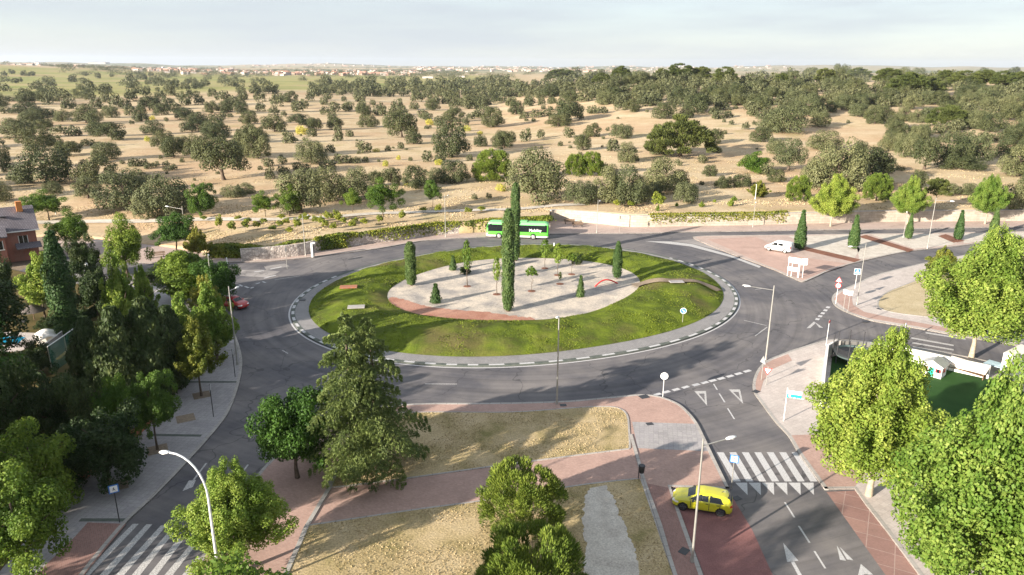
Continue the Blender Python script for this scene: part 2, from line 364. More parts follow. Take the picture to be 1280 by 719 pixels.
def make_terrain():
    azs = sorted(set(list(np.linspace(R(-62), R(62), 230)) + [a + e for a in _fa for e in (0,)]))
    ss = [0] + list(np.geomspace(1.2, 16000, 150))
    V, med, far = [], [], []
    for az in azs:
        d0, z0 = front(az)
        for s in ss:
            d = d0 + s; X, Y = d * math.sin(az), d * math.cos(az); V.append((X, Y, terr(X, Y)))
            a = math.degrees(az)
            nz = noise.noise(Vector((X * .004, Y * .004, 9)))
            g = S(d + 160 * nz, 780, 900) * S(-a, -2, 4) * (1 - S(d + 300 * nz, 2300, 2700))
            med.append(g); far.append(S(d, 2200, 4200))
    n = len(ss); Fc = []
    for i in range(len(azs) - 1):
        for k in range(n - 1): Fc.append((i * n + k, (i + 1) * n + k, (i + 1) * n + k + 1, i * n + k + 1))
    b = len(V)
    for i, az in enumerate(azs):
        x, y, z = V[i * n]; V.append((x, y, -.3)); med.append(0); far.append(0)
    for i in range(len(azs) - 1): Fc.append((b + i, b + i + 1, (i + 1) * n, i * n))
    me = bpy.data.meshes.new("pasture"); me.from_pydata(V, [], Fc)
    for nm, dat in (("meadow", med), ("plain", far)):
        at = me.attributes.new(nm, 'FLOAT', 'POINT'); at.data.foreach_set("value", dat)
    me.polygons.foreach_set("use_smooth", [True] * len(Fc))
    m, nt, bs = new_mat("pasture")
    big = noise_n(nt, .018, 6, .62); mid = noise_n(nt, .11, 6, .7); fine = noise_n(nt, 1.6, 5, .7)
    mpp = nd(nt, "ShaderNodeMapping"); mpp.inputs["Scale"].default_value = (.012, .07, .05); mpp.inputs["Rotation"].default_value = (0, 0, R(8)); lk(nt, pos(nt), mpp.inputs[0])
    streak = noise_n(nt, 1.0, 5, .6, mpp.outputs[0])
    c = ramp(nt, mid, [(.3, (.4, .295, .17)), (.5, (.5, .39, .245)), (.68, (.58, .47, .31))])
    c = mix(nt, ramp(nt, big, [(.45, 0.0), (.62, .75)]), c, (.46, .31, .19))
    c = mix(nt, ramp(nt, streak, [(.52, 0.0), (.66, .65)]), c, (.6, .49, .33))
    c = mix(nt, ramp(nt, noise_n(nt, .05, 5, .65), [(.56, 0.0), (.7, .55)]), c, (.3, .27, .11))
    c = mix(nt, .55, c, ramp(nt, fine, [(.3, .55), (.62, 1.1)]), 'MULTIPLY')
    at = nd(nt, "ShaderNodeAttribute"); at.attribute_name = "meadow"
    g = ramp(nt, noise_n(nt, .006, 6, .6), [(.35, (.2, .22, .07)), (.5, (.3, .28, .11)), (.66, (.36, .28, .15))])
    c = mix(nt, at.outputs["Fac"], c, g)
    at2 = nd(nt, "ShaderNodeAttribute"); at2.attribute_name = "plain"
    mp2 = nd(nt, "ShaderNodeMapping"); mp2.inputs["Scale"].default_value = (.0006, .0012, 0); lk(nt, pos(nt), mp2.inputs[0])
    vo = nd(nt, "ShaderNodeTexVoronoi"); vo.inputs["Scale"].default_value = 1; lk(nt, mp2.outputs[0], vo.inputs["Vector"])
    sp = nd(nt, "ShaderNodeSeparateColor"); lk(nt, vo.outputs["Color"], sp.inputs[0])
    fields = ramp(nt, sp.outputs[0], [(.0, (.4, .31, .19)), (.35, (.3, .27, .15)), (.55, (.12, .14, .07)), (.8, (.42, .34, .22)), (1.0, (.16, .17, .09))])
    c = mix(nt, at2.outputs["Fac"], c, fields)
    lk(nt, c, bs.inputs["Base Color"]); bs.inputs["Roughness"].default_value = .95; bs.inputs["Specular IOR Level"].default_value = .1
    bump(nt, bs, fine, .5, .12)
    me.materials.append(m); me.update()
    struct(obj("pasture", me))
make_terrain()
# ------------------------------------------------------------------ roads, pavements, kerbs
struct(sheet("ground", [Vector((-420, -90)), Vector((420, -90)), Vector((420, 220)), Vector((-420, 220))], -.05, M['earth']))
struct(sheet("road", [Vector((-75, -40)), Vector((190, -40)), Vector((190, 150)), Vector((-75, 150))], 0, M['asphalt']))
def slab(outline_px, m, name="pavement", z=.12):
    return struct(sheet(name, outline_px, z, m, z + .02))
def kerb(line, side, w=.28, z=.132, name="kerb"):
    return struct(band(name, line, w, z, M['kerb'], .14, side=side))
# south plaza between the two southern legs
sp_left = cr(W([(180, 830), (238, 722), (262, 682), (298, 628), (335, 580), (385, 540), (450, 515), (520, 506), (600, 505.3), (700, 503), (760, 498), (800, 494.5), (825, 497), (848, 506), (862, 518), (872, 531), (880, 547)]), 6)
sp_right = W([(893, 574), (912, 613), (838, 610), (852, 647), (878, 719), (915, 830)])
slab(sp_left + sp_right, M['brick']); kerb(sp_left + sp_right[:2], 1 if area(sp_left + sp_right) > 0 else -1)
kerb(sp_right[1:], 1 if area(sp_left + sp_right) > 0 else -1)
sheet_k = lambda name, px, z, m: struct(sheet(name, W(px), z, m))
sheet_k("pavement", [(790, 529), (870, 531.5), (879, 548), (888, 566), (797, 562)], .128, M['slabs'])
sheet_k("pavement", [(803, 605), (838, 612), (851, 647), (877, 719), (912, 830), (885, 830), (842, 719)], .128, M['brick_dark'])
sheet_k("road", [(838, 612), (912, 616), (940, 662), (966, 719), (1010, 830), (918, 830), (880, 719), (853, 647)], .006, M['asphalt_red'])
lawn1 = cr(W([(440, 545), (470, 521), (540, 517.5), (640, 517.5), (720, 512), (758, 510.5), (775, 513.5), (783, 522), (785, 540), (786, 561.5)]), 5) + cr(W([(785, 562.5), (740, 568), (670, 577), (602, 586), (495, 601), (410, 611.5)]), 4) + W([(425, 578)])
lawn2 = W([(360, 719), (383, 660)]) + cr(W([(392, 659), (520, 640), (595, 630), (707, 612), (760, 605), (800, 601)]), 4) + W([(840, 719), (880, 830), (300, 830)])
for L in (lawn1, lawn2):
    struct(sheet("lawn", L, .15, M['dry_lawn'], .1)); struct(band("edging", L, .16, .165, M['kerb'], .1, True, -1 if area(L) > 0 else 1))
edge_line = W([(428, 570), (410, 611), (382, 658), (355, 719), (305, 830)])
struct(band("edging", edge_line, .3, .19, M['concrete'], .1))
edge_line = cr(W([(786, 545), (797, 583), (803, 605), (822, 658), (840, 719), (882, 830)]), 3)
struct(band("edging", edge_line, .28, .185, M['kerb'], .1, side=1))
gp = cr(W([(735, 612), (728, 640), (731, 690), (727, 719), (715, 830)]), 24) + cr(W([(822, 830), (800, 719), (786, 672), (769, 632), (758, 609)]), 24)
gp = [p + Vector((.3 * noise.noise(Vector((p.x * 1.3, p.y * 1.3, 1))) + .15 * noise.noise(Vector((p.x * 5, p.y * 5, 1))), .16 * noise.noise(Vector((p.x * 2.2, p.y * 2.2, 2))))) for p in gp]
struct(sheet("gravel_path", gp, .158, M['pale_gravel']))
# western pavement, with the crossing ramp in brick
wk = cr(W([(60, 790), (105, 720), (158, 655), (190, 625), (222, 592), (262, 548), (285, 518), (297, 488), (303, 458), (300, 436), (290, 410), (276, 390), (250, 376), (190, 358), (100, 342)]), 6)
wall_px = [(40, 668), (95, 612), (135, 579), (180, 540), (222, 490), (238, 455), (236, 430), (222, 404), (196, 385), (150, 368), (80, 352)]
wl = cr(W(wall_px), 5)
P_ = wk + wl[::-1] + W([(-60, 790)])
slab(P_, M['slabs']); kerb(wk, 1 if area(P_) > 0 else -1)
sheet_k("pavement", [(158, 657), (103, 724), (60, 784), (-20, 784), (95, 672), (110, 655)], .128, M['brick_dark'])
for seg in ([(160, 650), (102, 650)], [(253, 545), (185, 544)], [(297, 478), (232, 478)]):
    a, b = W(seg); struct(band("edging", [a, b], .35, .129, M['kerb_dark'], .02))
garden = wl[::-1] + W([(40, 668), (-60, 790)]) + [Vector((-110, 20)), Vector((-160, 110)), Vector((-120, 128))]
struct(sheet("lawn", garden[:len(wl)] + garden[len(wl):], .1, M['garden_grass'], .12))
# northern pavement under the retaining walls
nk = cr(W([(60, 318), (140, 327), (240, 331), (290, 328.5), (340, 327), (391, 322), (430, 317), (475, 311), (509, 305), (537, 301), (606, 297), (660, 294.3), (720, 292.8), (800, 292.3), (860, 290.6), (935, 289.8), (1020, 288.2), (1145, 286.5), (1280, 284), (1600, 276)]), 4)
nw = W([(1600, 266), (1280, 271), (1120, 273), (1020, 274.5), (922, 276), (850, 277), (781, 279), (746, 273), (700, 268), (686, 274), (684, 280), (606, 284), (540, 287), (495, 294), (445, 302), (402, 308), (370, 313), (300, 317), (245, 316), (185, 304), (60, 302)])
slab(nk + nw, M['slabs_pink']); kerb(nk, 1 if area(nk + nw) > 0 else -1)
# north-east plaza
ne1 = W([(1500, 283), (1280, 290), (1110, 292.6), (960, 294.5), (880, 295.5), (866, 296.5)]); ne2 = cr(W([(866, 296.5), (872, 301), (915, 318.5), (949, 331), (970, 339), (990, 348), (1003, 353), (1017, 348), (1046, 335.5), (1100, 322), (1135, 315), (1190, 309), (1240, 303), (1300, 297), (1500, 286)]), 5)
NE = ne1 + ne2[1:]
sg = 1 if area(NE) > 0 else -1
slab(NE, M['slabs_pink']); kerb(ne1, sg); kerb(ne2, sg)
sheet_k("pavement", [(884, 300), (945, 297), (968, 308), (1000, 322), (1062, 331), (1020, 345), (1003, 351), (975, 339), (950, 329)], .128, M['brick_pale'])
beds = [[(985, 296.2), (1064, 294), (1068, 303), (1075, 313), (1066, 326.5), (1010, 310), (1003, 304)], [(1068, 294), (1076, 296), (1138, 314), (1110, 319), (1074, 326)], [(1088, 294), (1172, 293), (1196, 304), (1190, 307), (1143, 312)], [(1200, 292.5), (1290, 291), (1280, 297), (1240, 301), (1205, 305)]]
for b in beds: sheet_k("gravel_bed", b, .13, M['pale_gravel'])
for b in ([(1000, 312.5), (1007, 309.5), (1076, 325.5), (1068, 329)], [(1073, 297), (1082, 294.5), (1143, 313.5), (1135, 316)], [(1172, 296), (1182, 293.5), (1206, 302), (1192, 304.5)]): sheet_k("mulch_bed", b, .136, M['bark_mulch'])
# eastern tongue with the dry grass plot
f1 = cr(W([(1450, 299), (1300, 307), (1240, 314), (1167, 327), (1100, 343), (1072, 354.5), (1050, 364), (1042, 369), (1039.5, 375), (1043, 382), (1050, 387), (1062, 392.5), (1085, 400.5), (1110, 405.5), (1145, 411), (1200, 421), (1280, 434), (1450, 458)]), 4)
slab(f1, M['slabs_warm']); kerb(f1, 1 if area(f1) > 0 else -1)
sheet_k("pavement", [(1041.5, 375), (1052, 366), (1064, 368), (1066, 382), (1080, 391), (1112, 398), (1146, 404), (1200, 414), (1200, 419), (1145, 409), (1086, 399), (1062, 391)], .128, M['brick'])
dg = cr(W([(1096, 380), (1105, 368), (1130, 357), (1165, 345), (1230, 330), (1300, 325), (1320, 400), (1230, 403), (1145, 396), (1104, 389)]), 4, True)
struct(sheet("lawn", dg, .14, M['dry_plot'])); struct(band("edging", dg, .2, .15, M['kerb'], .05, True, -1))
# south-eastern pavement and parking bay
g1 = cr(W([(1600, 535), (1420, 494), (1280, 462), (1200, 445), (1150, 437), (1100, 430), (1060, 425.5), (1035, 426), (1005, 434), (975, 444), (958, 452), (947, 463), (941, 478), (942, 491), (950, 503), (960, 517), (971, 531), (985, 546), (997, 566), (1014, 590), (1031, 613)]), 4)
g2 = W([(1068, 612), (1082, 632), (1110, 668), (1150, 722), (1230, 830), (1700, 830)])
GG = g1 + g2; sg = 1 if area(GG) > 0 else -1
slab(GG, M['slabs_warm']); kerb(g1, sg); kerb(g1[-1:] + g2[:-1], sg)
sheet_k("pavement", [(986, 546), (1050, 543), (1085, 590), (1068, 610), (1032, 611)], .128, M['brick'])
sheet_k("pavement", [(944, 470), (952, 459), (966, 451), (985, 444), (990, 452), (965, 463), (954, 478), (950, 492), (944, 490)], .128, M['brick'])
sheet_k("road", [(1033, 615), (1069, 613.5), (1083, 633), (1111, 669), (1151, 722), (1232, 830), (1180, 830), (1107, 719), (1072, 670)], .006, M['bay'])
# ------------------------------------------------------------------ the roundabout island
KP = [(363, 387.5), (368.7, 376), (378.7, 366), (400, 354), (430, 341), (450, 335.6), (475, 328.8), (500, 323), (520, 319.4), (550, 313), (625, 305.5), (690, 305), (765, 309.5), (790, 313), (840, 323.5), (860, 328), (887.5, 339), (915, 356), (640, 457.5), (715, 451.5), (752.5, 447.5), (810, 435.5), (865, 420), (912.5, 392.5), (922, 382.5), (364, 382), (372.5, 410), (385, 422.5), (420, 434), (505, 452.5), (545, 456)]
GP = [(382.5, 380), (387.5, 374), (400, 365), (430, 348), (456, 336.5), (475, 330.5), (505, 324.5), (384, 387.5), (392, 402), (405, 412), (505, 439), (570, 444.5), (640, 444.5), (700, 439.5), (760, 431), (835, 415), (865, 402), (897, 382), (900, 357.5), (889, 345), (870, 336), (844, 326), (790, 315), (765, 311.5), (690, 307), (625, 307), (550, 315)]
IP = [(486, 372), (486, 365), (487, 360), (506, 350), (521, 344), (560, 332), (587, 327), (616, 324), (660, 322.5), (682, 322), (710, 326), (746, 328), (765, 331), (787, 339), (794, 345), (799, 352), (799, 357.5), (777, 375), (752, 386), (742, 389), (700, 397), (640, 401), (582, 400), (550, 397), (530, 394), (505, 387), (487, 379)]
IC = Vector((1.4, 96.9))
def fourier(pxs, z, K=4):
    P = [G(x, y, z).to_2d() - IC for x, y in pxs]
    t = np.array([math.atan2(p.y, p.x) for p in P]); r = np.array([p.length for p in P])
    A = np.stack([np.ones_like(t)] + [f(k * t) for k in range(1, K) for f in (np.cos, np.sin)], 1)
    co = np.linalg.solve(A.T @ A + 1e-2 * np.eye(A.shape[1]), A.T @ r)
    return lambda th: float(co[0] + sum(co[2 * k - 1] * math.cos(k * th) + co[2 * k] * math.sin(k * th) for k in range(1, K)))
rk, rg, ri = fourier(KP, 0.1), fourier(GP, .2), fourier(IP, .45, 5)
def rg_(t): return min(rg(t), rk(t) - .9)
def ring(rf, n=240): return [IC + Vector((math.cos(2 * math.pi * i / n), math.sin(2 * math.pi * i / n))) * rf(2 * math.pi * i / n) for i in range(n)]
NI = 320
kline = ring(rk, NI)
struct(sheet("pavement", ring(lambda t: rk(t) - .02, NI), .13, M['apron'], .15))
struct(band("kerb", kline, .5, .15, M['kerb_dark'], .17, True, 1))
mb = MB(); acc = 0.0; on = True
A_ = offset_line(kline, .06, True); B_ = offset_line(kline, .42, True)
for i in range(NI):
    j = (i + 1) % NI; th = 2 * math.pi * i / NI
    acc += (kline[j] - kline[i]).length
    if acc > 1.1: acc = 0; on = not on
    if on and not (R(35) < th < R(165)): mb.add([(*A_[i], .155), (*A_[j], .155), (*B_[j], .155), (*B_[i], .155)], [(0, 1, 2, 3)], M['paint'])
struct(mb.build("kerb_paint"))
struct(band("road_line", offset_line(kline, -.32, True), .2, .005, M['paint'], .004, True, 1))
# planted mound
NG, NR = 420, 22; V = []; Fc = []
for i in range(NG):
    t = 2 * math.pi * i / NG; a, b = ri(t), rg_(t)
    for k in range(NR + 1):
        u = k / NR; r = a + (b - a) * u; x, y = IC.x + r * math.cos(t), IC.y + r * math.sin(t)
        z = .16 + .3 * (1 - u) + 1.0 * math.sin(math.pi * min(1, u * 1.02)) ** .8 * (.75 + .35 * noise.noise(Vector((x * .12, y * .12, 0))))
        e = S(u, 0, .12) * S(1 - u, 0, .06)
        z += e * (.22 * noise.noise(Vector((x * .45, y * .45, 3))) + .1 * noise.noise(Vector((x * 1.6, y * 1.6, 4))) + .05 * rnd.random())
        V.append((x, y, z))
for i in range(NG):
    j = (i + 1) % NG
    for k in range(NR): Fc.append((i * (NR + 1) + k, i * (NR + 1) + k + 1, j * (NR + 1) + k + 1, j * (NR + 1) + k))
me = bpy.data.meshes.new("lawn"); me.from_pydata(V, [], Fc); me.polygons.foreach_set("use_smooth", [True] * len(Fc))
m, nt, b = new_mat("ground_cover")
c = ramp(nt, noise_n(nt, .22, 6, .7), [(.3, (.065, .065, .022)), (.45, (.095, .13, .018)), (.6, (.15, .195, .02)), (.75, (.21, .235, .032))])
c = mix(nt, ramp(nt, noise_n(nt, .09, 4, .6), [(.5, 0.0), (.66, .7)]), c, (.17, .13, .06))
f = noise_n(nt, 5, 5, .75); c = mix(nt, .7, c, ramp(nt, f, [(.3, .45), (.65, 1.15)]), 'MULTIPLY')
lk(nt, c, b.inputs["Base Color"]); b.inputs["Roughness"].default_value = .9; b.inputs["Specular IOR Level"].default_value = .1; bump(nt, b, f, .9, .15)
me.materials.append(m); struct(obj("lawn", me))
def mound_z(t, u): return 0
# gravel centre with reddish southern rim
m, nt, b = new_mat("island_gravel")
c = ramp(nt, noise_n(nt, .3, 5, .6), [(.38, (.34, .31, .285)), (.6, (.64, .55, .45))])
f = noise_n(nt, 5, 6, .8); c = mix(nt, .8, c, ramp(nt, f, [(.35, .45), (.62, 1.1)]), 'MULTIPLY')
lk(nt, c, b.inputs["Base Color"]); b.inputs["Roughness"].default_value = .95; bump(nt, b, f, .6, .06)
struct(sheet("gravel_bed", ring(lambda t: ri(t) + .3, 160), .46, m))
rim = cr(W([(486, 373.5), (491, 371.5), (505, 374.5), (530, 382), (560, 386.5), (600, 389.5), (640, 394.5), (672, 398)], .46), 12); rim = [p + Vector((.5 * noise.noise(Vector((p.x * 1.5, p.y * 1.5, 1))), .5 * noise.noise(Vector((p.x * 1.5, p.y * 1.5, 2))))) for p in rim]
ta, tb = [math.atan2(q.y - IC.y, q.x - IC.x) % 6.2832 for q in (rim[-1], rim[0])]
lo = [IC + Vector((math.cos(t), math.sin(t))) * (ri(t) + .25) for t in (ta + (tb - ta - (6.2832 if tb > ta else 0)) * k / 40 for k in range(41))]
struct(sheet("gravel_bed", rim + lo, .466, mottled('red_gravel', [(.35, (.42, .2, .14)), (.65, (.54, .3, .22))], .4, fine=(7, .6), bmp=.5)))
# trodden path across the eastern side
ph = cr([G(792, 358, .5).to_2d(), G(812, 353, .8).to_2d(), G(842, 351, 1.3).to_2d(), G(872, 354, .9).to_2d(), G(899, 364, .4).to_2d()], 6)
def lawn_h(x, y):
    p = Vector((x, y)) - IC; t = math.atan2(p.y, p.x); a, b_ = ri(t), rg_(t); u = (p.length - a) / (b_ - a)
    if u < 0: return .46
    if u > 1: return .15
    return .16 + .3 * (1 - u) + 1.0 * math.sin(math.pi * min(1, u * 1.02)) ** .8 * (.75 + .35 * noise.noise(Vector((x * .12, y * .12, 0)))) + S(u, 0, .12) * S(1 - u, 0, .06) * .22 * noise.noise(Vector((x * .45, y * .45, 3)))
Lp, Rp = offset_line(ph, .8), offset_line(ph, -.8); mb = MB()
nP = len(ph); vs = []
for i in range(nP):
    for k in range(5):
        q = Lp[i].lerp(Rp[i], k / 4); vs.append((q.x, q.y, lawn_h(q.x, q.y) + .2))
mb.add(vs, [(i * 5 + k, i * 5 + 5 + k, i * 5 + 6 + k, i * 5 + 1 + k) for i in range(nP - 1) for k in range(4)], M['earth'], True)
struct(mb.build("trodden_path"))
# ------------------------------------------------------------------ painted markings
def poly_marks(name, polys, m=None, z=.006):
    mb = MB()
    for P in polys:
        P = ccw(W(P)); mb.add([(p.x, p.y, z) for p in P], [tuple(range(len(P)))], m or M['paint'])
    return struct(mb.build(name))
def dash(a, b, w):
    A, B = G(*a).to_2d(), G(*b).to_2d(); d = (B - A).normalized(); n_ = Vector((-d.y, d.x)) * w / 2
    return [A - n_, B - n_, B + n_, A + n_]
def line_marks(name, segs, w=.12, m=None, z=.006):
    mb = MB()
    for s in segs:
        P = ccw(dash(s[0], s[1], w)); mb.add([(p.x, p.y, z) for p in P], [(0, 1, 2, 3)], m or M['paint'])
    return struct(mb.build(name))
poly_marks("road_crossing", [[(896 + 15.6 * i, 565.5), (904.5 + 15.6 * i, 565.5), (926 + 16 * i, 602), (917 + 16 * i, 602)] for i in range(7)])
poly_marks("road_marking", [[(919 + 16.6 * i, 603.5), (934 + 16.6 * i, 603.5), (934.5 + 16.6 * i, 619)] for i in range(6)])
line_marks("road_line", [((981, 628), (993, 647)), ((998.5, 657.6), (1012, 678.6)), ((1018, 689), (1031.6, 710.6)), ((1038, 721), (1052, 743)), ((892, 480), (896.5, 487.5)), ((899, 492), (906, 503)), ((909.5, 510.5), (918, 524))], .13)
line_marks("road_line", [((x - 4, y + 1.1), (x + 4, y - 1.1)) for x, y in ((822, 493), (833, 490), (845, 487), (857, 484), (870, 481), (881, 478.3), (891, 475.8), (901.5, 473.2), (912.5, 470.3), (923, 467.2), (934, 464))], .42)
for T in ([(868, 489), (882.5, 489), (884, 507.5)], [(911, 487), (925, 487), (929, 505)]):
    c_ = Vector((sum(p[0] for p in T) / 3, sum(p[1] for p in T) / 3)); inner = [(c_.x + (p[0] - c_.x) * .5, c_.y + (p[1] - c_.y) * .5) for p in T]
    poly_marks("road_marking", [[T[i], T[(i + 1) % 3], inner[(i + 1) % 3], inner[i]] for i in range(3)], M['paint_worn'])
poly_marks("road_arrow", [[(979, 678.6), (998, 701), (991.8, 702), (984, 702.5)], [(988, 701.5), (992.5, 701.5), (1004, 722), (999, 722)], [(1076, 705), (1091.5, 718.5), (1072.5, 719.5)], [(1080, 718), (1085, 718), (1100, 745), (1094, 745)], [(1046, 682), (1050, 700), (1057.6, 701)], [(1049.5, 683.6), (1058.6, 699.4), (1066.7, 700.6)]])
st = [((170, 655), (107, 719)), ((187, 655.5), (130, 719)), ((205, 657), (150, 719)), ((217, 662), (170, 719)), ((228, 672), (191, 719)), ((241, 682), (211, 719)), ((250, 697), (233, 719))]
pm = []
for (a, b) in st:
    k = 1.55; e = (a[0] + (b[0] - a[0]) * k, a[1] + (b[1] - a[1]) * k)
    pm.append([(a[0] - 4, a[1]), (a[0] + 3.5, a[1]), (e[0] + 6, e[1]), (e[0] - 6, e[1])])
poly_marks("road_crossing", pm, M['paint_worn'])
line_marks("road_line", [((258, 579), (242, 600)), ((310, 581), (301, 593)), ((330, 555), (322, 566)), ((290, 609), (280, 624))], .14, M['paint_worn'])
poly_marks("road_arrow", [[(245, 600), (241, 609), (228, 614), (236, 601)]], M['paint_worn'])
line_marks("road_crossing", [((1157, 416), (1207, 424)), ((1139, 422.5), (1192, 432)), ((1140, 428.5), (1192, 437.5)), ((1141, 434), (1190, 442))], .5, M['paint_worn'])
line_marks("road_line", [((1036 - 3.3 * i, 383.3 + 3.7 * i), (1034.2 - 3.3 * i, 385.3 + 3.7 * i)) for i in range(5)], .45)
poly_marks("road_marking", [[(1008, 410.5), (1017.5, 402), (1019.5, 404), (1013, 410)], [(1017.5, 402), (1029, 410), (1024, 409.5), (1019.5, 404)]], M['paint_worn'])
poly_marks("road_marking", [[(806, 301.5), (862, 308), (912, 321), (949, 335), (951, 333), (915, 319.5), (866, 305.5), (838, 302)]], M['paint_worn'])
poly_marks("road_marking", [[(838, 301.3), (868, 299.2), (905, 315), (866, 305)]], M['asphalt_pale'], .007)
poly_marks("road_marking", [[(330, 333), (356, 329.5), (362, 333), (333, 338)], [(296, 338), (326, 337), (350, 339.5), (336, 347), (300, 345)]], M['asphalt_pale'], .005)
line_marks("road_line", [((299, 356), (303, 358)), ((306, 358), (311, 360)), ((313, 360.5), (317, 359)), ((320, 355), (325, 353.5)), ((328, 352), (332, 353.5)), ((318, 340), (330, 338.5)), ((338, 336.5), (352, 333.5)), ((330, 348), (345, 344))], .3)
line_marks("road_line", [((531, 480), (571, 480.2)), ((353, 438), (360, 442)), ((930, 400.5), (958, 407)), ((959, 409), (944, 420)), ((952, 361), (944, 362)), ((343, 350), (375, 345))], .12, M['paint_worn'])
# ------------------------------------------------------------------ blades and tufts of the planted ring and the dry lawns
def tufts(name, pts, mats, h=(.12, .3), seed=3):
    r = random.Random(seed); vs = []; fs = []
    for x, y, z in pts:
        a = r.random() * 6.283; hh = r.uniform(*h); w = hh * r.uniform(.5, .9); dx, dy = math.cos(a) * w, math.sin(a) * w; lx, ly = r.uniform(-.5, .5) * hh, r.uniform(-.5, .5) * hh
        o = len(vs); vs += [(x - dx, y - dy, z - .03), (x + dx, y + dy, z - .03), (x + dx * .5 + lx, y + dy * .5 + ly, z + hh), (x - dx * .5 + lx, y - dy * .5 + ly, z + hh * .8)]; fs.append((o, o + 1, o + 2, o + 3))
    me = bpy.data.meshes.new(name); me.from_pydata(vs, [], fs); me.materials.append(mats); o = obj(name, me); o["kind"] = "stuff"; return o
pts = []
for _ in range(42000):
    t = rnd.random() * 6.2832; a, b = ri(t), rg_(t); r_ = math.sqrt(rnd.uniform(a * a, b * b)); x, y = IC.x + r_ * math.cos(t), IC.y + r_ * math.sin(t)
    if noise.noise(Vector((x * .25, y * .25, 8))) > -.05 and not any((ph[i] - Vector((x, y))).length < .95 for i in range(0, nP, 2)): pts.append((x, y, lawn_h(x, y)))
tag(tufts("grass", pts, M['blade'], (.04, .12)), "low green ground cover growing over the grassy ring of the roundabout island", "grass")
from mathutils.geometry import intersect_point_tri_2d
def inside(P, x, y):
    c = False; n = len(P); j = n - 1
    for i in range(n):
        if (P[i].y > y) != (P[j].y > y) and x < (P[j].x - P[i].x) * (y - P[i].y) / (P[j].y - P[i].y) + P[i].x: c = not c
        j = i
    return c
pts = []
for L in (lawn1, lawn2):
    xs = [p.x for p in L]; ys = [p.y for p in L]
    for _ in range(16000):
        x, y = rnd.uniform(min(xs), max(xs)), rnd.uniform(max(34, min(ys)), max(ys))
        if inside(L, x, y) and not inside(gp, x, y) and noise.noise(Vector((x * .3, y * .3, 8))) > -.15: pts.append((x, y, .15))
tag(tufts("grass", pts, M['dry_blade'], (.03, .08), 5), "short dry straw coloured grass on the two lawns of the brick plaza", "grass")
pts = []
for _ in range(60000):
    az = R(rnd.uniform(-38, 38)); d0, z0 = front(az); d = d0 + 1 + abs(rnd.gauss(0, 1)) * 45; x, y = d * math.sin(az), d * math.cos(az)
    if noise.noise(Vector((x * .12, y * .12, 8))) > .02: pts.append((x, y, terr(x, y)))
tag(tufts("grass", pts, M['dry_blade'], (.08, .2), 6), "dry straw coloured grass and weeds in the pasture behind the walls", "grass")
# ------------------------------------------------------------------ crowns: leaf-sized faces on clumps, branches and layers
def quads(C, N, size, asp, g):
    n = len(C); N = N / (np.linalg.norm(N, axis=1, keepdims=True) + 1e-9)
    T = np.cross(N, g.normal(size=(n, 3))); T /= np.linalg.norm(T, axis=1, keepdims=True) + 1e-9
    B = np.cross(N, T); L = (size * g.uniform(.65, 1.35, n))[:, None] * .5 if np.ndim(size) == 0 else (size * g.uniform(.65, 1.35, n))[:, None] * .5
    v = np.stack([C - T * L, C - B * L * asp, C + T * L, C + B * L * asp], 1)
    return v.reshape(-1, 3)
def sprays(C, D, size, asp, g):
    "narrow faces whose long axis follows D"
    n = len(C); T = D / (np.linalg.norm(D, axis=1, keepdims=True) + 1e-9); B = np.cross(T, g.normal(size=(n, 3))); B /= np.linalg.norm(B, axis=1, keepdims=True) + 1e-9
    L = (size * g.uniform(.65, 1.35, n))[:, None] * .5
    return np.stack([C - T * L, C - B * L * asp, C + T * L, C + B * L * asp], 1).reshape(-1, 3)
def leaf_mesh(name, V, mat):
    n = len(V) // 4; me = bpy.data.meshes.new(name)
    me.vertices.add(len(V)); me.vertices.foreach_set("co", V.astype(np.float32).ravel())
    me.loops.add(len(V)); me.loops.foreach_set("vertex_index", np.arange(len(V), dtype=np.int32))
    me.polygons.add(n); me.polygons.foreach_set("loop_start", np.arange(0, len(V), 4, dtype=np.int32))
    me.polygons.foreach_set("loop_total", np.full(n, 4, dtype=np.int32))
    me.materials.append(mat); me.update(calc_edges=True); return me
def sph(n, g, zmin=-.7):
    z = g.uniform(zmin, 1, n); a = g.uniform(0, 6.2832, n); r = np.sqrt(1 - z * z); return np.stack([r * np.cos(a), r * np.sin(a), z], 1)
def from_lobes(lobes, n, size, g, asp=.6, inner=.25, up=.25, jit=.6, zmin=-.75, squash=1.0, sink=.8):
    Cn = np.array([l[:3] for l in lobes]); Rr = np.array([l[3] for l in lobes]); SZ = np.array([l[4] if len(l) > 4 else squash for l in lobes])
    k = g.choice(len(lobes), n * 2, p=Rr ** 2 / (Rr ** 2).sum()); d = sph(n * 2, g, zmin)
    rad = Rr[k] * (1.06 - inner * g.random(n * 2) ** 2)
    off = d * rad[:, None]; off[:, 2] *= SZ[k]; P = Cn[k] + off
    D = P[:, None, :] - Cn[None]; D[:, :, 2] /= SZ[None]; dist = np.linalg.norm(D, axis=2) / Rr[None]
    dist[np.arange(len(P)), k] = 9; keep = (dist.min(1) > sink) | (g.random(len(P)) < .15)
    P, d = P[keep][:n], d[keep][:n]
    N = d + np.array([0, 0, up]) + jit * g.normal(size=d.shape)
    V = quads(P, N, size, asp, g)
    m = max(40, n // 12); kk = g.choice(len(lobes), m, p=Rr ** 2 / (Rr ** 2).sum())      # sheltered inner leaves, larger and sparser
    I = Cn[kk] + sph(m, g, -1) * (Rr[kk] * .6)[:, None]
    return np.concatenate([V, quads(I, g.normal(size=(m, 3)), size * 2.0, .8, g)])
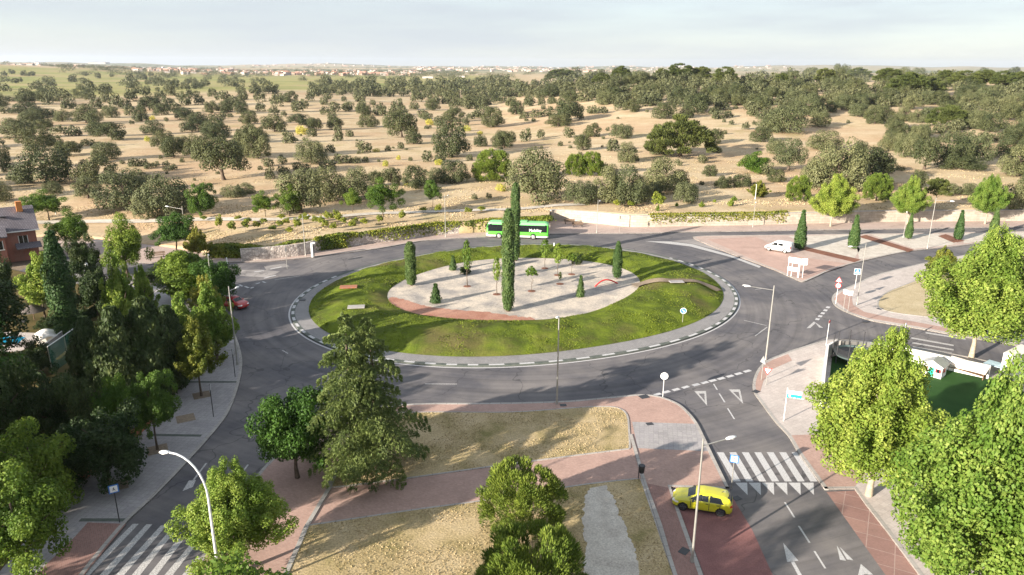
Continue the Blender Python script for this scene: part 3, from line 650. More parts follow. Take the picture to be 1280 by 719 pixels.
def fit_unit(V, keepz=False):
    lo, hi = np.percentile(V, .4, axis=0), np.percentile(V, 99.6, axis=0); c = (lo + hi) / 2; s = hi - lo
    V = V.copy(); V[:, 0] = (V[:, 0] - c[0]) / s[0]; V[:, 1] = (V[:, 1] - c[1]) / s[1]; V[:, 2] = (V[:, 2] - lo[2]) / s[2]; return V
def oak_crown(seed, n=6500, size=.028):
    g = np.random.default_rng(seed); L = []
    for _ in range(34):
        d = sph(1, g, -.5)[0]; r = g.uniform(.26, .36); L.append((d[0] * r * 1.15, d[1] * r * 1.15, .42 + d[2] * r * 1.1, g.uniform(.085, .16)))
    for _ in range(8): a = g.uniform(0, 6.28); L.append((.2 * math.cos(a), .2 * math.sin(a), g.uniform(.25, .5), .17))
    return fit_unit(from_lobes(L, n, size, g, .7, .3, .2, .34, -.6))
def round_crown(seed, n=9000, size=.03, lobes=46, ragged=.12):
    g = np.random.default_rng(seed); L = []
    for _ in range(lobes):
        d = sph(1, g, -.7)[0]; r = g.uniform(.2, .4) + (ragged if g.random() < .25 else 0); L.append((d[0] * r, d[1] * r, .5 + d[2] * r * 1.05, g.uniform(.06, .13)))
    for _ in range(10): d = sph(1, g, -1)[0] * .17; L.append((d[0], d[1], .5 + d[2], .14))
    return fit_unit(from_lobes(L, n, size, g, .7, .5, .3, .75, -1, sink=.7))
def branchy_crown(seed, n=14000, size=.026, branches=26, top=1.0, spread=.45):
    "upswept leafy branches, each a plume of clumps"
    g = np.random.default_rng(seed); L = []
    for b in range(branches):
        a = 6.2832 * b * .618 + g.uniform(-.3, .3); h = (b + .5) / branches; lean = spread * (1.0 - .85 * h ** 1.25) * g.uniform(.75, 1.1)
        z0 = .08 + .38 * h; z1 = z0 + (.28 + .3 * h) * g.uniform(.8, 1.1)
        for t in (.35, .55, .72, .88, 1.0):
            q = lean * t ** .8
            L.append((q * math.cos(a) + g.normal() * .02, q * math.sin(a) + g.normal() * .02, z0 + (z1 - z0) * t ** 1.3 + g.normal() * .015, .076 * (1.25 - .6 * t) * g.uniform(.8, 1.2), 1.25))
    for _ in range(9): a = g.uniform(0, 6.28); L.append((.14 * math.cos(a), .14 * math.sin(a), g.uniform(.2, .6), .13))
    V = fit_unit(from_lobes(L, n, size, g, .75, .6, .35, .7, -1, sink=.65)); V[:, :2] *= (1 - .42 * np.clip((V[:, 2:3] - .5) / .5, 0, 1) ** 1.3); return V
def column_crown(seed, n=5000, size=.03, prof=None, jit=.5, flame=.12, aspect=6.0):
    "upright sprays on a column; x and y are stretched later, so leaf size is set for the height"
    g = np.random.default_rng(seed); z = g.random(n) ** .92; a = g.uniform(0, 6.2832, n)
    prof = prof or (lambda q: np.minimum(1, (1.02 - q) * 3.2) ** .6 * np.minimum(1, .62 + q * 3))
    ph_ = g.uniform(0, 6.28, 5)
    lump = 1 + flame * (np.sin(a * 3 + z * 17 + ph_[0]) + .7 * np.sin(a * 5 - z * 29 + ph_[1]) + .5 * np.sin(a * 2 + z * 43 + ph_[2]))
    r = .5 * prof(z) * lump * (1.0 - .35 * g.random(n) ** 3)
    r = r / aspect
    P = np.stack([r * np.cos(a), r * np.sin(a), z + .02 * g.normal(size=n)], 1)
    N = np.stack([np.cos(a), np.sin(a), .25 * np.ones(n)], 1) + jit * g.normal(size=(n, 3))
    nn = len(N); N /= np.linalg.norm(N, axis=1, keepdims=True); up = np.array([0, 0, 1.0]) + .45 * g.normal(size=(nn, 3))
    T = up - N * (up * N).sum(1, keepdims=True); T /= np.linalg.norm(T, axis=1, keepdims=True); B = np.cross(N, T); L = (size * g.uniform(.6, 1.4, nn))[:, None] * .5
    V = np.stack([P - T * L, P - B * L * .5, P + T * L, P + B * L * .5], 1).reshape(-1, 3)
    m = n // 10; z = g.random(m); a = g.uniform(0, 6.28, m); r = .34 * prof(z) / aspect
    I = quads(np.stack([r * np.cos(a), r * np.sin(a), z], 1), np.stack([np.cos(a), np.sin(a), 0 * a], 1), size * 2.4, .6, g)
    V = np.concatenate([V, I]); V[:, :2] *= aspect; V[:, 2] = np.clip(V[:, 2], 0, 1.02); return V
def pine_crown(seed, n=16000, size=.05, umbrella=False):
    "brushes of needles: every clump is a tuft of upright shoots"
    g = np.random.default_rng(seed); L = []
    for i in range(110 if not umbrella else 70):
        d = sph(1, g, .0 if umbrella else -.6)[0]; r = g.uniform(.34, .43)
        zz = (.2 + d[2] * .6) if umbrella else (.45 + d[2] * .38); q = 1 if umbrella else math.hypot(d[0], d[1]) ** -.35
        L.append((d[0] * r * q, d[1] * r * q, zz, g.uniform(.04, .075), d[0], d[1], d[2]))
    for _ in range(6): d = sph(1, g, -.4)[0] * .16; L.append((d[0], d[1], .4 + d[2], .15, d[0], d[1], d[2]))
    A = np.array(L); k = g.choice(len(L), n, p=A[:, 3] ** 1.5 / (A[:, 3] ** 1.5).sum()); d = sph(n, g, -.5)
    off = d * (A[k, 3] * (1.1 - .5 * g.random(n) ** 2))[:, None]; off[:, 2] *= 1.0 if umbrella else 1.25
    D = d * .8 + A[k, 4:7] * .6 + np.array([0, 0, .9]) + .3 * g.normal(size=(n, 3))
    return fit_unit(sprays(A[k, :3] + off, D, size, .2, g))
def cedar_crown(seed, n=80000, size=.0185):
    "two leaders, each with layered boughs that reach out and hang at the tips"
    g = np.random.default_rng(seed); P = []; D = []
    for tx, ty, top in ((-.13, 0, 1.0), (.12, .03, .97)):
        lv = 11
        for i in range(lv):
            h = .11 + (top - .12) * (i / (lv - 1)) ** .92; Rr = (.47 * (1 - h / top) ** .5 + .03) * g.uniform(.85, 1.1)
            nb = 8 if h < .7 else 6; a0 = g.uniform(0, 6.28)
            for b in range(nb):
                a = a0 + 6.2832 * b / nb + g.normal() * .2; Lr = Rr * g.uniform(.6, 1.25); hb = h + g.normal() * .018
                m = int(n / (2 * lv * nb) * (Lr / .22 + .2)); t = g.random(m) ** .7
                ns = max(3, int(Lr * 22)); sp = np.floor(t * ns) / ns + .5 / ns; sp = sp * .45 + t * .55       # side sprays along the bough
                w = (.12 * (1.05 - t) + .014) * (Lr / .4 + .3); lat = g.uniform(-1, 1, m) * w
                zz = hb + .06 * sp - .13 * sp * sp * (Lr / .4) - np.abs(lat) * .3 - .022 * g.random(m) ** 1.6 * (.4 + sp)
                r_ = sp * Lr + np.abs(lat) * .35
                P.append(np.stack([r_ * math.cos(a) - lat * math.sin(a) + tx * (1 - .4 * h), r_ * math.sin(a) + lat * math.cos(a) + ty, zz], 1))
                sg = np.sign(lat)[:, None] * .7; D.append(np.array([[math.cos(a), math.sin(a), -.3]]) + sg * np.array([[-math.sin(a), math.cos(a), 0]]) + .3 * g.normal(size=(m, 3)))
    P = np.concatenate(P); D = np.concatenate(D); return fit_unit(sprays(P, D, size, .33, g))
def trunk_mesh(name, seed, mat, r=.022, limbs=6, fork=.35, top=.75, lean=.03):
    rr = random.Random(seed); mb = MB(); pts = [Vector((0, 0, -.01))]; k = 6
    for i in range(1, k + 1): pts.append(Vector((lean * rr.gauss(0, 1) * i / k, lean * rr.gauss(0, 1) * i / k, top * i / k)))
    rad = [r * (1.35 if i == 0 else 1 - .72 * i / k) for i in range(k + 1)]; mb.tube(pts, rad, mat, 9)
    for b in range(limbs):
        t = fork + (top - fork) * .8 * b / max(1, limbs); i = int(t / top * k); p = pts[i].lerp(pts[min(i + 1, k)], t / top * k - i); a = b * 2.4 + rr.random(); ln = rr.uniform(.18, .3)
        d = Vector((math.cos(a), math.sin(a), rr.uniform(.6, 1.2))); e = p + d.normalized() * ln
        mb.tube([p, p.lerp(e, .5) + Vector((0, 0, -.02)), e], [r * .5, r * .36, r * .12], mat, 6)
    return mb.mesh(name)
CR = {}
def crown(key, fn, mat, *a, **k):
    if key not in CR: CR[key] = leaf_mesh("crown", fn(*a, **k), M[mat])
    return CR[key]
TK = {'thin': trunk_mesh("trunk", 3, M['bark'], .013, 5, .35, .8, .02), 'mid': trunk_mesh("trunk", 5, M['bark'], .022, 7, .3, .75, .03), 'thick': trunk_mesh("trunk", 8, M['bark'], .045, 7, .22, .7, .05), 'pale': trunk_mesh("trunk", 9, M['bark_pale'], .017, 8, .27, .75, .02), 'straight': trunk_mesh("trunk", 4, M['bark'], .02, 0, .3, .9, .003)}
def tree(name, label, cat, base, h, w, crown_me, trunk='mid', cb=.25, group=None, rz=None, w2=None):
    t = thing(name, label, cat, base, rnd.random() * 6.28 if rz is None else rz, group)
    c = obj("crown", crown_me, t, (0, 0, h * cb)); c.scale = (w, w2 or w, h * (1 - cb))
    if trunk: k = obj("trunk", TK[trunk], t); k.scale = (h, h, h)
    return t
KINDS = {
 'lime': lambda i: crown(('lime', i % 3), branchy_crown, 'l_lime', 11 + i % 3, 62000, .0155, 44),
 'mid': lambda i: crown(('mid', i % 3), round_crown, 'l_mid', 21 + i % 3, 17000, .025, 60),
 'green': lambda i: crown(('green', i % 2), round_crown, 'l_green', 31 + i % 2, 17000, .027, 60),
 'dark': lambda i: crown(('dark', i % 2), round_crown, 'l_dark', 41 + i % 2, 14000, .028, 60),
 'ochre': lambda i: crown(('ochre', i % 2), branchy_crown, 'l_ochre', 51 + i % 2, 14000, .03, 22),
 'limeup': lambda i: crown(('limeup', i % 2), branchy_crown, 'l_lime', 61 + i % 2, 15000, .03, 24, 1.0, .42),
 'oval': lambda i: crown(('oval', i % 2), column_crown, 'l_mid', 71 + i % 2, 9000, .035, lambda q: np.sin(np.pi * np.clip(q * .93 + .07, 0, 1)) ** .55, .7, .16, 1.8),
 'leyland': lambda i: crown(('ley', i % 3), column_crown, 'l_dark', 81 + i % 3, 9000, .04, lambda q: np.minimum(1, (1.03 - q) * 2.2) ** .7 * np.minimum(1, .75 + q * 2), .6, .15, 2.0),
 'cypress': lambda i: crown(('cyp', i % 3), column_crown, 'l_cyp', 91 + i % 3, 9000, .018, lambda q: np.minimum(1, (1.02 - q) * 2.4) ** .6 * np.minimum(1, .62 + q * 3), .55, .12, 8.0),
 'pine': lambda i: crown(('pine', i % 2), pine_crown, 'l_pine', 101 + i % 2, 26000, .042),
 'umbrella': lambda i: crown(('umb', i % 2), pine_crown, 'l_umb', 111 + i % 2, 15000, .055, True),
 'oak': lambda i: crown(('oak', i % 5), oak_crown, 'l_oak', 121 + i % 5),
 'oak2': lambda i: crown(('oak2', i % 4), oak_crown, 'l_oak2', 131 + i % 4, 7500, .026),
 'broom': lambda i: crown('broom', oak_crown, 'l_broom', 141, 900, .06),
}
def px_tree(name, label, cat, kind, i, bx, by, ty, w, trunk='mid', cb=.25, group=None, z=None, field=False, w2=None, tx=None):
    b = GT(bx, by) if field else G(bx, by, .12 if z is None else z)
    h = max(.4, height_to(b, bx if tx is None else tx, ty))
    return tree(name, label, cat, b, h, width_at(b, w, .6 * h), KINDS[kind](i), trunk, cb, group, w2=w2)
# --- foreground and street trees, one by one
T_ = px_tree
T_("plane_tree", "large lime green tree on the brick pavement beside the trampoline", "tree", 'lime', 0, 1086, 619, 414, 160, 'pale', .17)
T_("plane_tree", "biggest lime green tree filling the corner beside the parking bay", "tree", 'lime', 1, 1222, 768, 462, 232, 'pale', .15)
T_("plane_tree", "large rounded lime green tree with pale trunk by the eastern crossing", "tree", 'lime', 2, 1214, 447, 288, 146, 'pale', .2)
T_("small_tree", "small pale olive tree peeping out left of the rounded plane tree", "tree", 'ochre', 0, 1176, 346, 309, 38, 'thin', .15)
T_("street_tree", "lime green street tree in front of the curved white lamp", "tree", 'lime', 1, 298, 716, 583, 138, 'mid', .2)
T_("maple_tree", "deep green leafy tree standing left of the cedar", "tree", 'green', 0, 372, 597, 490, 88, 'mid', .2)
t = thing("cedar_tree", "tall drooping double-topped cedar on the corner of the brick plaza", "tree", G(457, 590, .14))
cb_ = t.location; hh = height_to(Vector(cb_), 453, 397); ww = width_at(Vector(cb_), 150, 4)
c = obj("crown", leaf_mesh("crown", cedar_crown(5), M['l_cedar']), t, (0, 0, .25)); c.scale = (ww, ww, hh - .25)
tr = obj("trunk", TK['straight'], t); tr.scale = (hh, hh, hh); tr.location = (-.8, 0, 0)
tr = obj("trunk", TK['straight'], t); tr.scale = (hh, hh, hh * .97); tr.location = (.9, .2, 0)
T_("pine_tree", "bushy yellow-green pine on the lower lawn, the farther of the pair", "tree", 'pine', 0, 653, 664, 583, 106, 'mid', .16)
T_("pine_tree", "bushy yellow-green pine at the bottom edge beside the gravel path", "tree", 'pine', 1, 664, 768, 668, 132, 'mid', .12)
# garden and street trees on the western side: name, label, kind, variant, base, top, width, trunk, crown base
WEST = [
 ("garden_tree", "yellow-green round tree behind the brick house", 'mid', 0, 86, 318, 263, 48, 'mid', .25),
 ("cypress", "tallest dark cypress spire rising beside the pool garden", 'cypress', 0, 87, 426, 291, 30, None, .02),
 ("garden_tree", "lime yellow tree on the garden lawn near the parasol", 'limeup', 0, 57, 398, 317, 68, 'thin', .25),
 ("garden_tree", "dark evergreen behind the globe lamps", 'dark', 0, 108, 346, 296, 42, 'mid', .1),
 ("garden_tree", "pale green ash tree beyond the globe lamps", 'mid', 1, 160, 345, 268, 50, 'mid', .2),
 ("street_tree", "round green street tree with a bare leaning trunk by the bench", 'green', 1, 221, 317, 267, 52, 'mid', .3),
 ("street_tree", "small yellowing street tree at the end of the ivy wall", 'ochre', 1, 249, 325, 284, 32, 'thin', .25),
 ("garden_tree", "bright lime poplar-like tree in the middle of the garden trees", 'limeup', 1, 160, 415, 322, 46, 'mid', .12),
 ("garden_tree", "narrow bright lime tree next to the taller lime one", 'limeup', 0, 186, 405, 333, 30, 'mid', .1),
 ("magnolia_tree", "dark glossy magnolia between the globe lamps", 'dark', 1, 123, 394, 322, 44, 'mid', .1),
 ("street_tree", "broad olive green tree in front of the western road", 'oval', 0, 232, 376, 315, 58, 'mid', .1),
 ("street_tree", "dark round tree overhanging the mouth of the western road", 'green', 0, 272, 382, 327, 50, 'mid', .2),
 ("street_tree", "thin yellowing tree beside the western lamp post", 'ochre', 0, 262, 408, 345, 40, 'thin', .2),
 ("street_tree", "sunlit lime street tree beside the red car", 'limeup', 1, 272, 450, 355, 62, 'mid', .2),
 ("street_tree", "sunlit lime street tree just behind the garden wall", 'limeup', 0, 236, 452, 368, 56, 'mid', .15),
 ("street_tree", "olive street tree in a square pit by the bicycle rack", 'ochre', 1, 252, 495, 398, 60, 'thin', .3),
 ("leyland_tree", "dark columnar conifer closest to the pool cover", 'leyland', 0, 122, 505, 398, 46, None, .02),
 ("leyland_tree", "tall dark columnar conifer second in the screen behind the wall", 'leyland', 1, 158, 512, 386, 56, None, .02),
 ("leyland_tree", "broadest dark columnar conifer in the screen behind the wall", 'leyland', 2, 195, 500, 374, 60, None, .02),
 ("leyland_tree", "dark columnar conifer at the street end of the screen", 'leyland', 0, 220, 482, 384, 44, None, .02),
 ("garden_tree", "dull olive tree under the dark conifer screen", 'dark', 1, 72, 562, 462, 74, 'mid', .1),
 ("garden_tree", "dark leafy tree in the middle of the shaded wall planting", 'dark', 0, 118, 566, 460, 66, 'mid', .1),
 ("street_tree", "slender dark green street tree leaning over the grey pavement", 'green', 1, 197, 562, 468, 54, 'thin', .3),
 ("garden_tree", "green shaded tree behind the slender street tree", 'mid', 2, 158, 566, 472, 52, 'mid', .12),
 ("garden_tree", "bluish green tree at the edge by the pool", 'dark', 0, 18, 578, 445, 84, 'mid', .1),
 ("garden_tree", "flowering shrub tree in front of the pool", 'dark', 1, 46, 470, 424, 48, None, .05),
 ("garden_tree", "grey-green shrub tree under the house eaves", 'dark', 0, 5, 388, 316, 42, None, .05),
 ("street_tree", "largest shaded tree at the near corner of the western pavement", 'mid', 0, 38, 735, 590, 122, 'mid', .15),
 ("street_tree", "shaded olive tree behind the near corner tree", 'mid', 1, 50, 645, 530, 104, 'mid', .12),
 ("street_tree", "dark tree overhanging the brick wall beside the crossing sign", 'dark', 1, 138, 608, 512, 92, 'mid', .12),
]
for i, (n_, lab, kd, v, bx, by, ty, w, tk, cb) in enumerate(WEST):
    T_(n_, lab, "cypress" if n_ == "cypress" else "tree", kd, v, bx, by, ty, w, tk, cb)
for i, (bx, by, ty, w, lab) in enumerate([(64, 412, 396, 34, "low round bush beside the pool parasol"), (186, 352, 336, 30, "dark clipped bush on the western road corner"), (206, 345, 322, 24, "small pale shrub by the western bench"), (15, 432 + 40, 440, 44, "dark bush along the pool edge")]):
    T_("bush", lab, "bush", 'dark' if i != 2 else 'ochre', i, bx, by, ty, w, None, .02)
# --- trees just short of the picture's lower edge: they throw the long shadows that lie across road, lawns and crossing
for i, (x, y, h, w, kd) in enumerate([(-11.5, 25.0, 9.7, 8, 'mid'), (-14.5, 15.5, 12.6, 8.5, 'mid'), (-38, 35, 11, 8, 'green'), (-42, 44, 11.5, 9, 'dark'), (-47, 54, 12, 10, 'green'), (-54, 66, 12, 10, 'dark'), (-44, 30, 12, 10, 'mid')]):
    tree("street_tree", "broad leafy street tree along the near side of the crossroads", "tree", Vector((x, y, .1)), h, w, KINDS[kd](i), 'mid', .25, "street trees along the near side")
# --- planes by the northern wall and pines above it
for lab, kd, v, bx, by, ty, w, tk, cb, f in [
 ("bright lime plane tree by the wall, beside the white van's cypress", 'lime', 0, 1038, 283, 219, 54, 'pale', .25, 0), ("bright lime plane tree by the wall, between two bushy pines", 'lime', 1, 1134, 281, 221, 44, 'pale', .27, 0), ("bright lime plane tree by the wall, above the last cypresses", 'lime', 2, 1231, 280, 220, 42, 'pale', .27, 0)]:
    T_("plane_tree", lab, "tree", kd, v, bx, by, ty, w, tk, cb)
for lab, kd, v, bx, by, ty, w, tk, cb in [
 ("dense round green pine above the wall, left of the lime planes", 'pine', 0, 997, 251, 220, 30, 'mid', .05), ("dense round green pine above the wall between two lime planes", 'pine', 1, 1095, 251, 217, 33, 'mid', .05),
 ("small umbrella pine on a thin bare stem above the wall", 'umbrella', 0, 1168, 261, 223, 31, 'thin', .5), ("wide leaning umbrella pine in the open pasture, with sunlit top", 'umbrella', 1, 850, 196, 144, 84, 'thick', .15),
 ("bright green bushy pine standing left of the tall island cypress", 'pine', 0, 616, 225, 188, 50, None, .02), ("bright green bushy pine, left one of the dark clump", 'pine', 1, 719, 219, 193, 26, None, .02), ("bright green bushy pine, right one of the dark clump", 'pine', 0, 740, 219, 190, 28, None, .02),
 ("light green umbrella pine among the eastern oaks", 'umbrella', 0, 1184, 158, 132, 46, 'mid', .1)]:
    T_("pine_tree", lab, "tree", kd, v, bx, by, ty, w, tk, cb, field=True)
PINES = [(702, 104, 89, 34), (776, 102, 85, 20), (826, 103, 88, 16), (849, 104, 82, 30), (876, 104, 86, 22), (905, 108, 86, 24), (1030, 106, 88, 22), (1071, 102, 87, 26), (1108, 108, 88, 28), (1135, 122, 93, 40), (1180, 105, 90, 18), (1205, 112, 91, 34), (1228, 110, 90, 26), (1252, 112, 91, 24), (1275, 108, 92, 22), (1160, 120, 98, 26), (976, 110, 94, 16), (752, 108, 94, 20)]
for i, (x, by, ty, w) in enumerate(PINES):
    T_("pine_tree", "dark umbrella pine standing on the wooded skyline", "tree", 'umbrella', i, x, by, ty - 2.5, w * 1.25, 'mid', .3, "umbrella pines along the skyline", field=True)
for lab, kd, v, bx, by, ty, w, tk, cb in [("light green ash tree in the dark oak clump beyond the ivy wall", 'mid', 0, 362, 270, 231, 32, 'mid', .15), ("small green ash between the nursery plot and the oaks", 'mid', 1, 441, 265, 236, 24, 'thin', .3), ("wide airy green ash on the edge of the white track", 'mid', 0, 479, 272, 222, 46, 'thin', .25), ("sparse small green ash alone by the white track", 'green', 1, 541, 259, 226, 24, 'thin', .35), ("feathery green ash at the left end of the nursery plot", 'mid', 0, 332, 271, 239, 28, 'thin', .2), ("spreading olive green tree behind the brick house chimney", 'mid', 0, 62, 276, 238, 52, 'mid', .2), ("bushy green ash beside the grey oaks behind the garden", 'green', 1, 252, 270, 230, 34, None, .1),
   ("olive green bushy tree beside the field lamp", 'ochre', 0, 948, 247, 226, 24, None, .05), ("greenish oak on the pasture edge above the ivy wall", 'mid', 1, 944, 216, 190, 36, None, .05)]:
    T_("ash_tree", lab, "tree", kd, v, bx, by, ty, w, tk, cb, field=True)
# --- cypresses
for lab, v, bx, by, ty, w, z in [("tallest slender cypress rising in the middle of the island", 0, 644, 326, 230, 12, .46), ("thick tall cypress at the front of the island gravel", 1, 635, 389, 263, 16, .46), ("rounded clipped cypress at the left end of the island gravel", 2, 514, 357, 303, 14, .46), ("pointed dark cypress at the right end of the island gravel", 0, 771, 348.5, 302, 12, .46),
   ("cypress right behind the white van", 1, 999, 312, 263, 15.5, .13), ("plump cypress in the pale gravel bed past the van", 2, 1066, 311, 269, 15, .13), ("small cypress in the middle gravel bed", 0, 1135, 299, 267, 10, .13), ("leaning cypress over the second mulch strip", 1, 1197, 300, 263, 12, .13), ("last cypress of the row, partly behind the plane crown", 2, 1241, 294, 260, 12, .13)]:
    b = G(bx, by, z); h = height_to(b, bx, ty); w_ = width_at(b, w)
    t = thing("cypress", lab, "cypress", b, rnd.random() * 6); c = obj("crown", (KINDS['cypress'](v) if bx in (643, 771) else crown(('blunt', v), column_crown, 'l_cyp', 291 + v, 9000, .02, lambda q: np.minimum(1, (1.015 - q) * 7) ** .5 * np.minimum(1, .68 + q * 3), .5, .09, 8.0)) if z > .3 else crown(('spire', v), column_crown, 'l_cyp', 191 + v, 5000, .035, lambda q: np.minimum(1, (1.02 - q) * 1.45) ** .8 * np.minimum(1, .7 + q * 3), .5, .08, 5.0), t, (0, 0, .25)); w_ *= .92 if z > .3 else .88; c.scale = (w_, w_, h - .25); k = obj("trunk", TK['straight'], t); k.scale = (h * .8, h * .8, h * .5)
# --- young plants of the island
small_con = crown('smallcon', column_crown, 'l_cyp', 151, 1500, .085, lambda q: (1.02 - q) ** .8 * np.minimum(1, .5 + q * 4), .7, .16, 1.6)
for lab, bx, by, ty, w, m_ in [("small conical conifer on the reddish gravel, left of the island", 545, 379, 355, 16, 0), ("small conical conifer on the pale gravel, right of the island", 725.5, 371.5, 345, 12, 0), ("small light conifer at the back edge of the island gravel", 566.5, 338, 320, 11, 0), ("squat round shrub at the back edge of the island gravel", 721, 330, 317, 14, 1), ("low pine shrub beside the staked sapling on the island", 582, 342, 333, 14, 1)]:
    b = G(bx, by, .46); t = thing("shrub" if m_ else "young_conifer", lab, "shrub" if m_ else "conifer", b); w_ = width_at(b, w); h = height_to(b, bx, ty)
    c = obj("crown", small_con if not m_ else KINDS['dark'](1), t, (0, 0, .05)); c.scale = (w_, w_, h); k = obj("trunk", TK['straight'], t); k.scale = (h, h, h * .6)
sap = crown('sap', column_crown, 'l_mid', 161, 420, .09, lambda q: np.sin(np.pi * np.clip(q * .9 + .08, 0, 1)) ** .7, .9, .2, 1.5)
sapr = crown('sapr', round_crown, 'l_mid', 162, 600, .08, 14, .1)
for lab, bx, by, ty, w, kind in [("thin sapling behind the low pine shrub on the island", 584, 358, 300, 12, 0), ("thin yellowish sapling left of the front cypress", 621, 368, 321, 11, 0), ("tall sapling in front of the bus rear, on the island", 681, 335.5, 299, 13, 0), ("leafy sapling next to the tall one on the island", 697, 344, 304, 13, 0), ("round-headed standard sapling right of the front cypress", 664.5, 364, 333, 16, 1), ("bushy sapling in a dark pit at the island's back", 714.5, 343, 316, 14, 1), ("little sapling standing in a dark pit at the centre of the island gravel", 700, 355, 340, 5, 0)]:
    b = G(bx, by, .46); h = height_to(b, bx, ty); w_ = width_at(b, w); t = thing("sapling", lab, "sapling", b)
    cb = .62 if kind else .38; c = obj("crown", sapr if kind else sap, t, (0, 0, h * cb)); c.scale = (w_, w_, h * (1 - cb))
    k = obj("trunk", TK['thin'], t); k.scale = (h * .8, h * .8, h * .8)
    mb = MB(); mb.disc((0, 0, .012), .55, (0, 0, 1), .02, M['bark_mulch'], 14); mb.build("planting_pit", t)
# --- nursery plot of little ball-headed trees above the ivy wall
ball = crown('ball', round_crown, 'l_ball', 171, 900, .075, 16, .03)
NUR = [(372, 289, 273), (378, 277, 268), (384, 279, 267), (395, 281, 270), (402, 283, 271), (407, 287, 275), (409, 276, 265), (413, 277, 266), (417, 290, 279), (421, 276, 263), (423, 281, 267), (429, 282, 272), (441, 288, 275), (444, 279, 272), (455, 283, 273), (475, 281, 269), (503, 278, 264), (548, 268, 256), (586, 268, 260), (602, 265, 258), (529, 266, 259), (275, 290, 270), (290, 293, 277), (298, 276, 270), (307, 290, 275), (322, 287, 277), (330, 281, 273), (341, 290, 282), (350, 285, 276), (358, 283, 273), (362, 293, 284), (255, 276, 270), (352, 275, 268), (310, 280, 273), (770, 260, 250), (789, 259, 252), (823, 263, 242)]
for i, (bx, by, ty) in enumerate(NUR):
    b = GT(bx, by); h = 1.1 * height_to(b, bx, ty); w_ = width_at(b, 17 if bx == 823 else rnd.uniform(8.5, 10.5)) * (1 if by < 284 or 1 else .9)
    t = thing("nursery_tree", "little ball-headed tree on a thin stem in the dry plot above the wall", "tree", b, rnd.random() * 6, "ball-headed saplings above the wall")
    c = obj("crown", ball, t, (0, 0, h * .34)); c.scale = (w_, w_, h * .66); k = obj("trunk", TK['thin'], t); k.scale = (h * .6, h * .6, h * .6)
for i, (bx, by, ty, w) in enumerate([(876, 259, 252, 8), (893, 253, 249, 5), (913, 258, 248, 8), (918, 251, 245, 7), (822, 264, 256, 5), (846, 258, 253, 5), (1263, 268, 260, 7)]):
    T_("bush", "small bright green bush in the dry grass above the pale wall", "bush", 'limeup', i, bx, by, ty, w, None, .02, "bright green bushes above the pale wall", field=True)
# --- yellow broom
for i, (bx, by, w, h) in enumerate([(378, 168, 17, 12), (627, 239, 14, 11), (482, 208, 8, 9), (498, 200, 6, 7), (548, 206, 11, 8), (583, 164, 12, 8), (538, 156, 13, 8), (185, 177, 8, 8), (508, 232, 8, 5), (600, 168, 8, 5), (190, 150, 8, 6), (470, 190, 10, 5), (603, 195, 6, 6)]):
    b = GT(bx, by); o = obj("broom_bush", KINDS['broom'](0), None, b); w_ = width_at(b, w); o.scale = (w_, w_, w_ * h / w * .9); o.rotation_euler = (0, 0, i)
    tag(o, "yellow flowering broom bush in the dry pasture", "bush", "yellow broom bushes in the pasture")
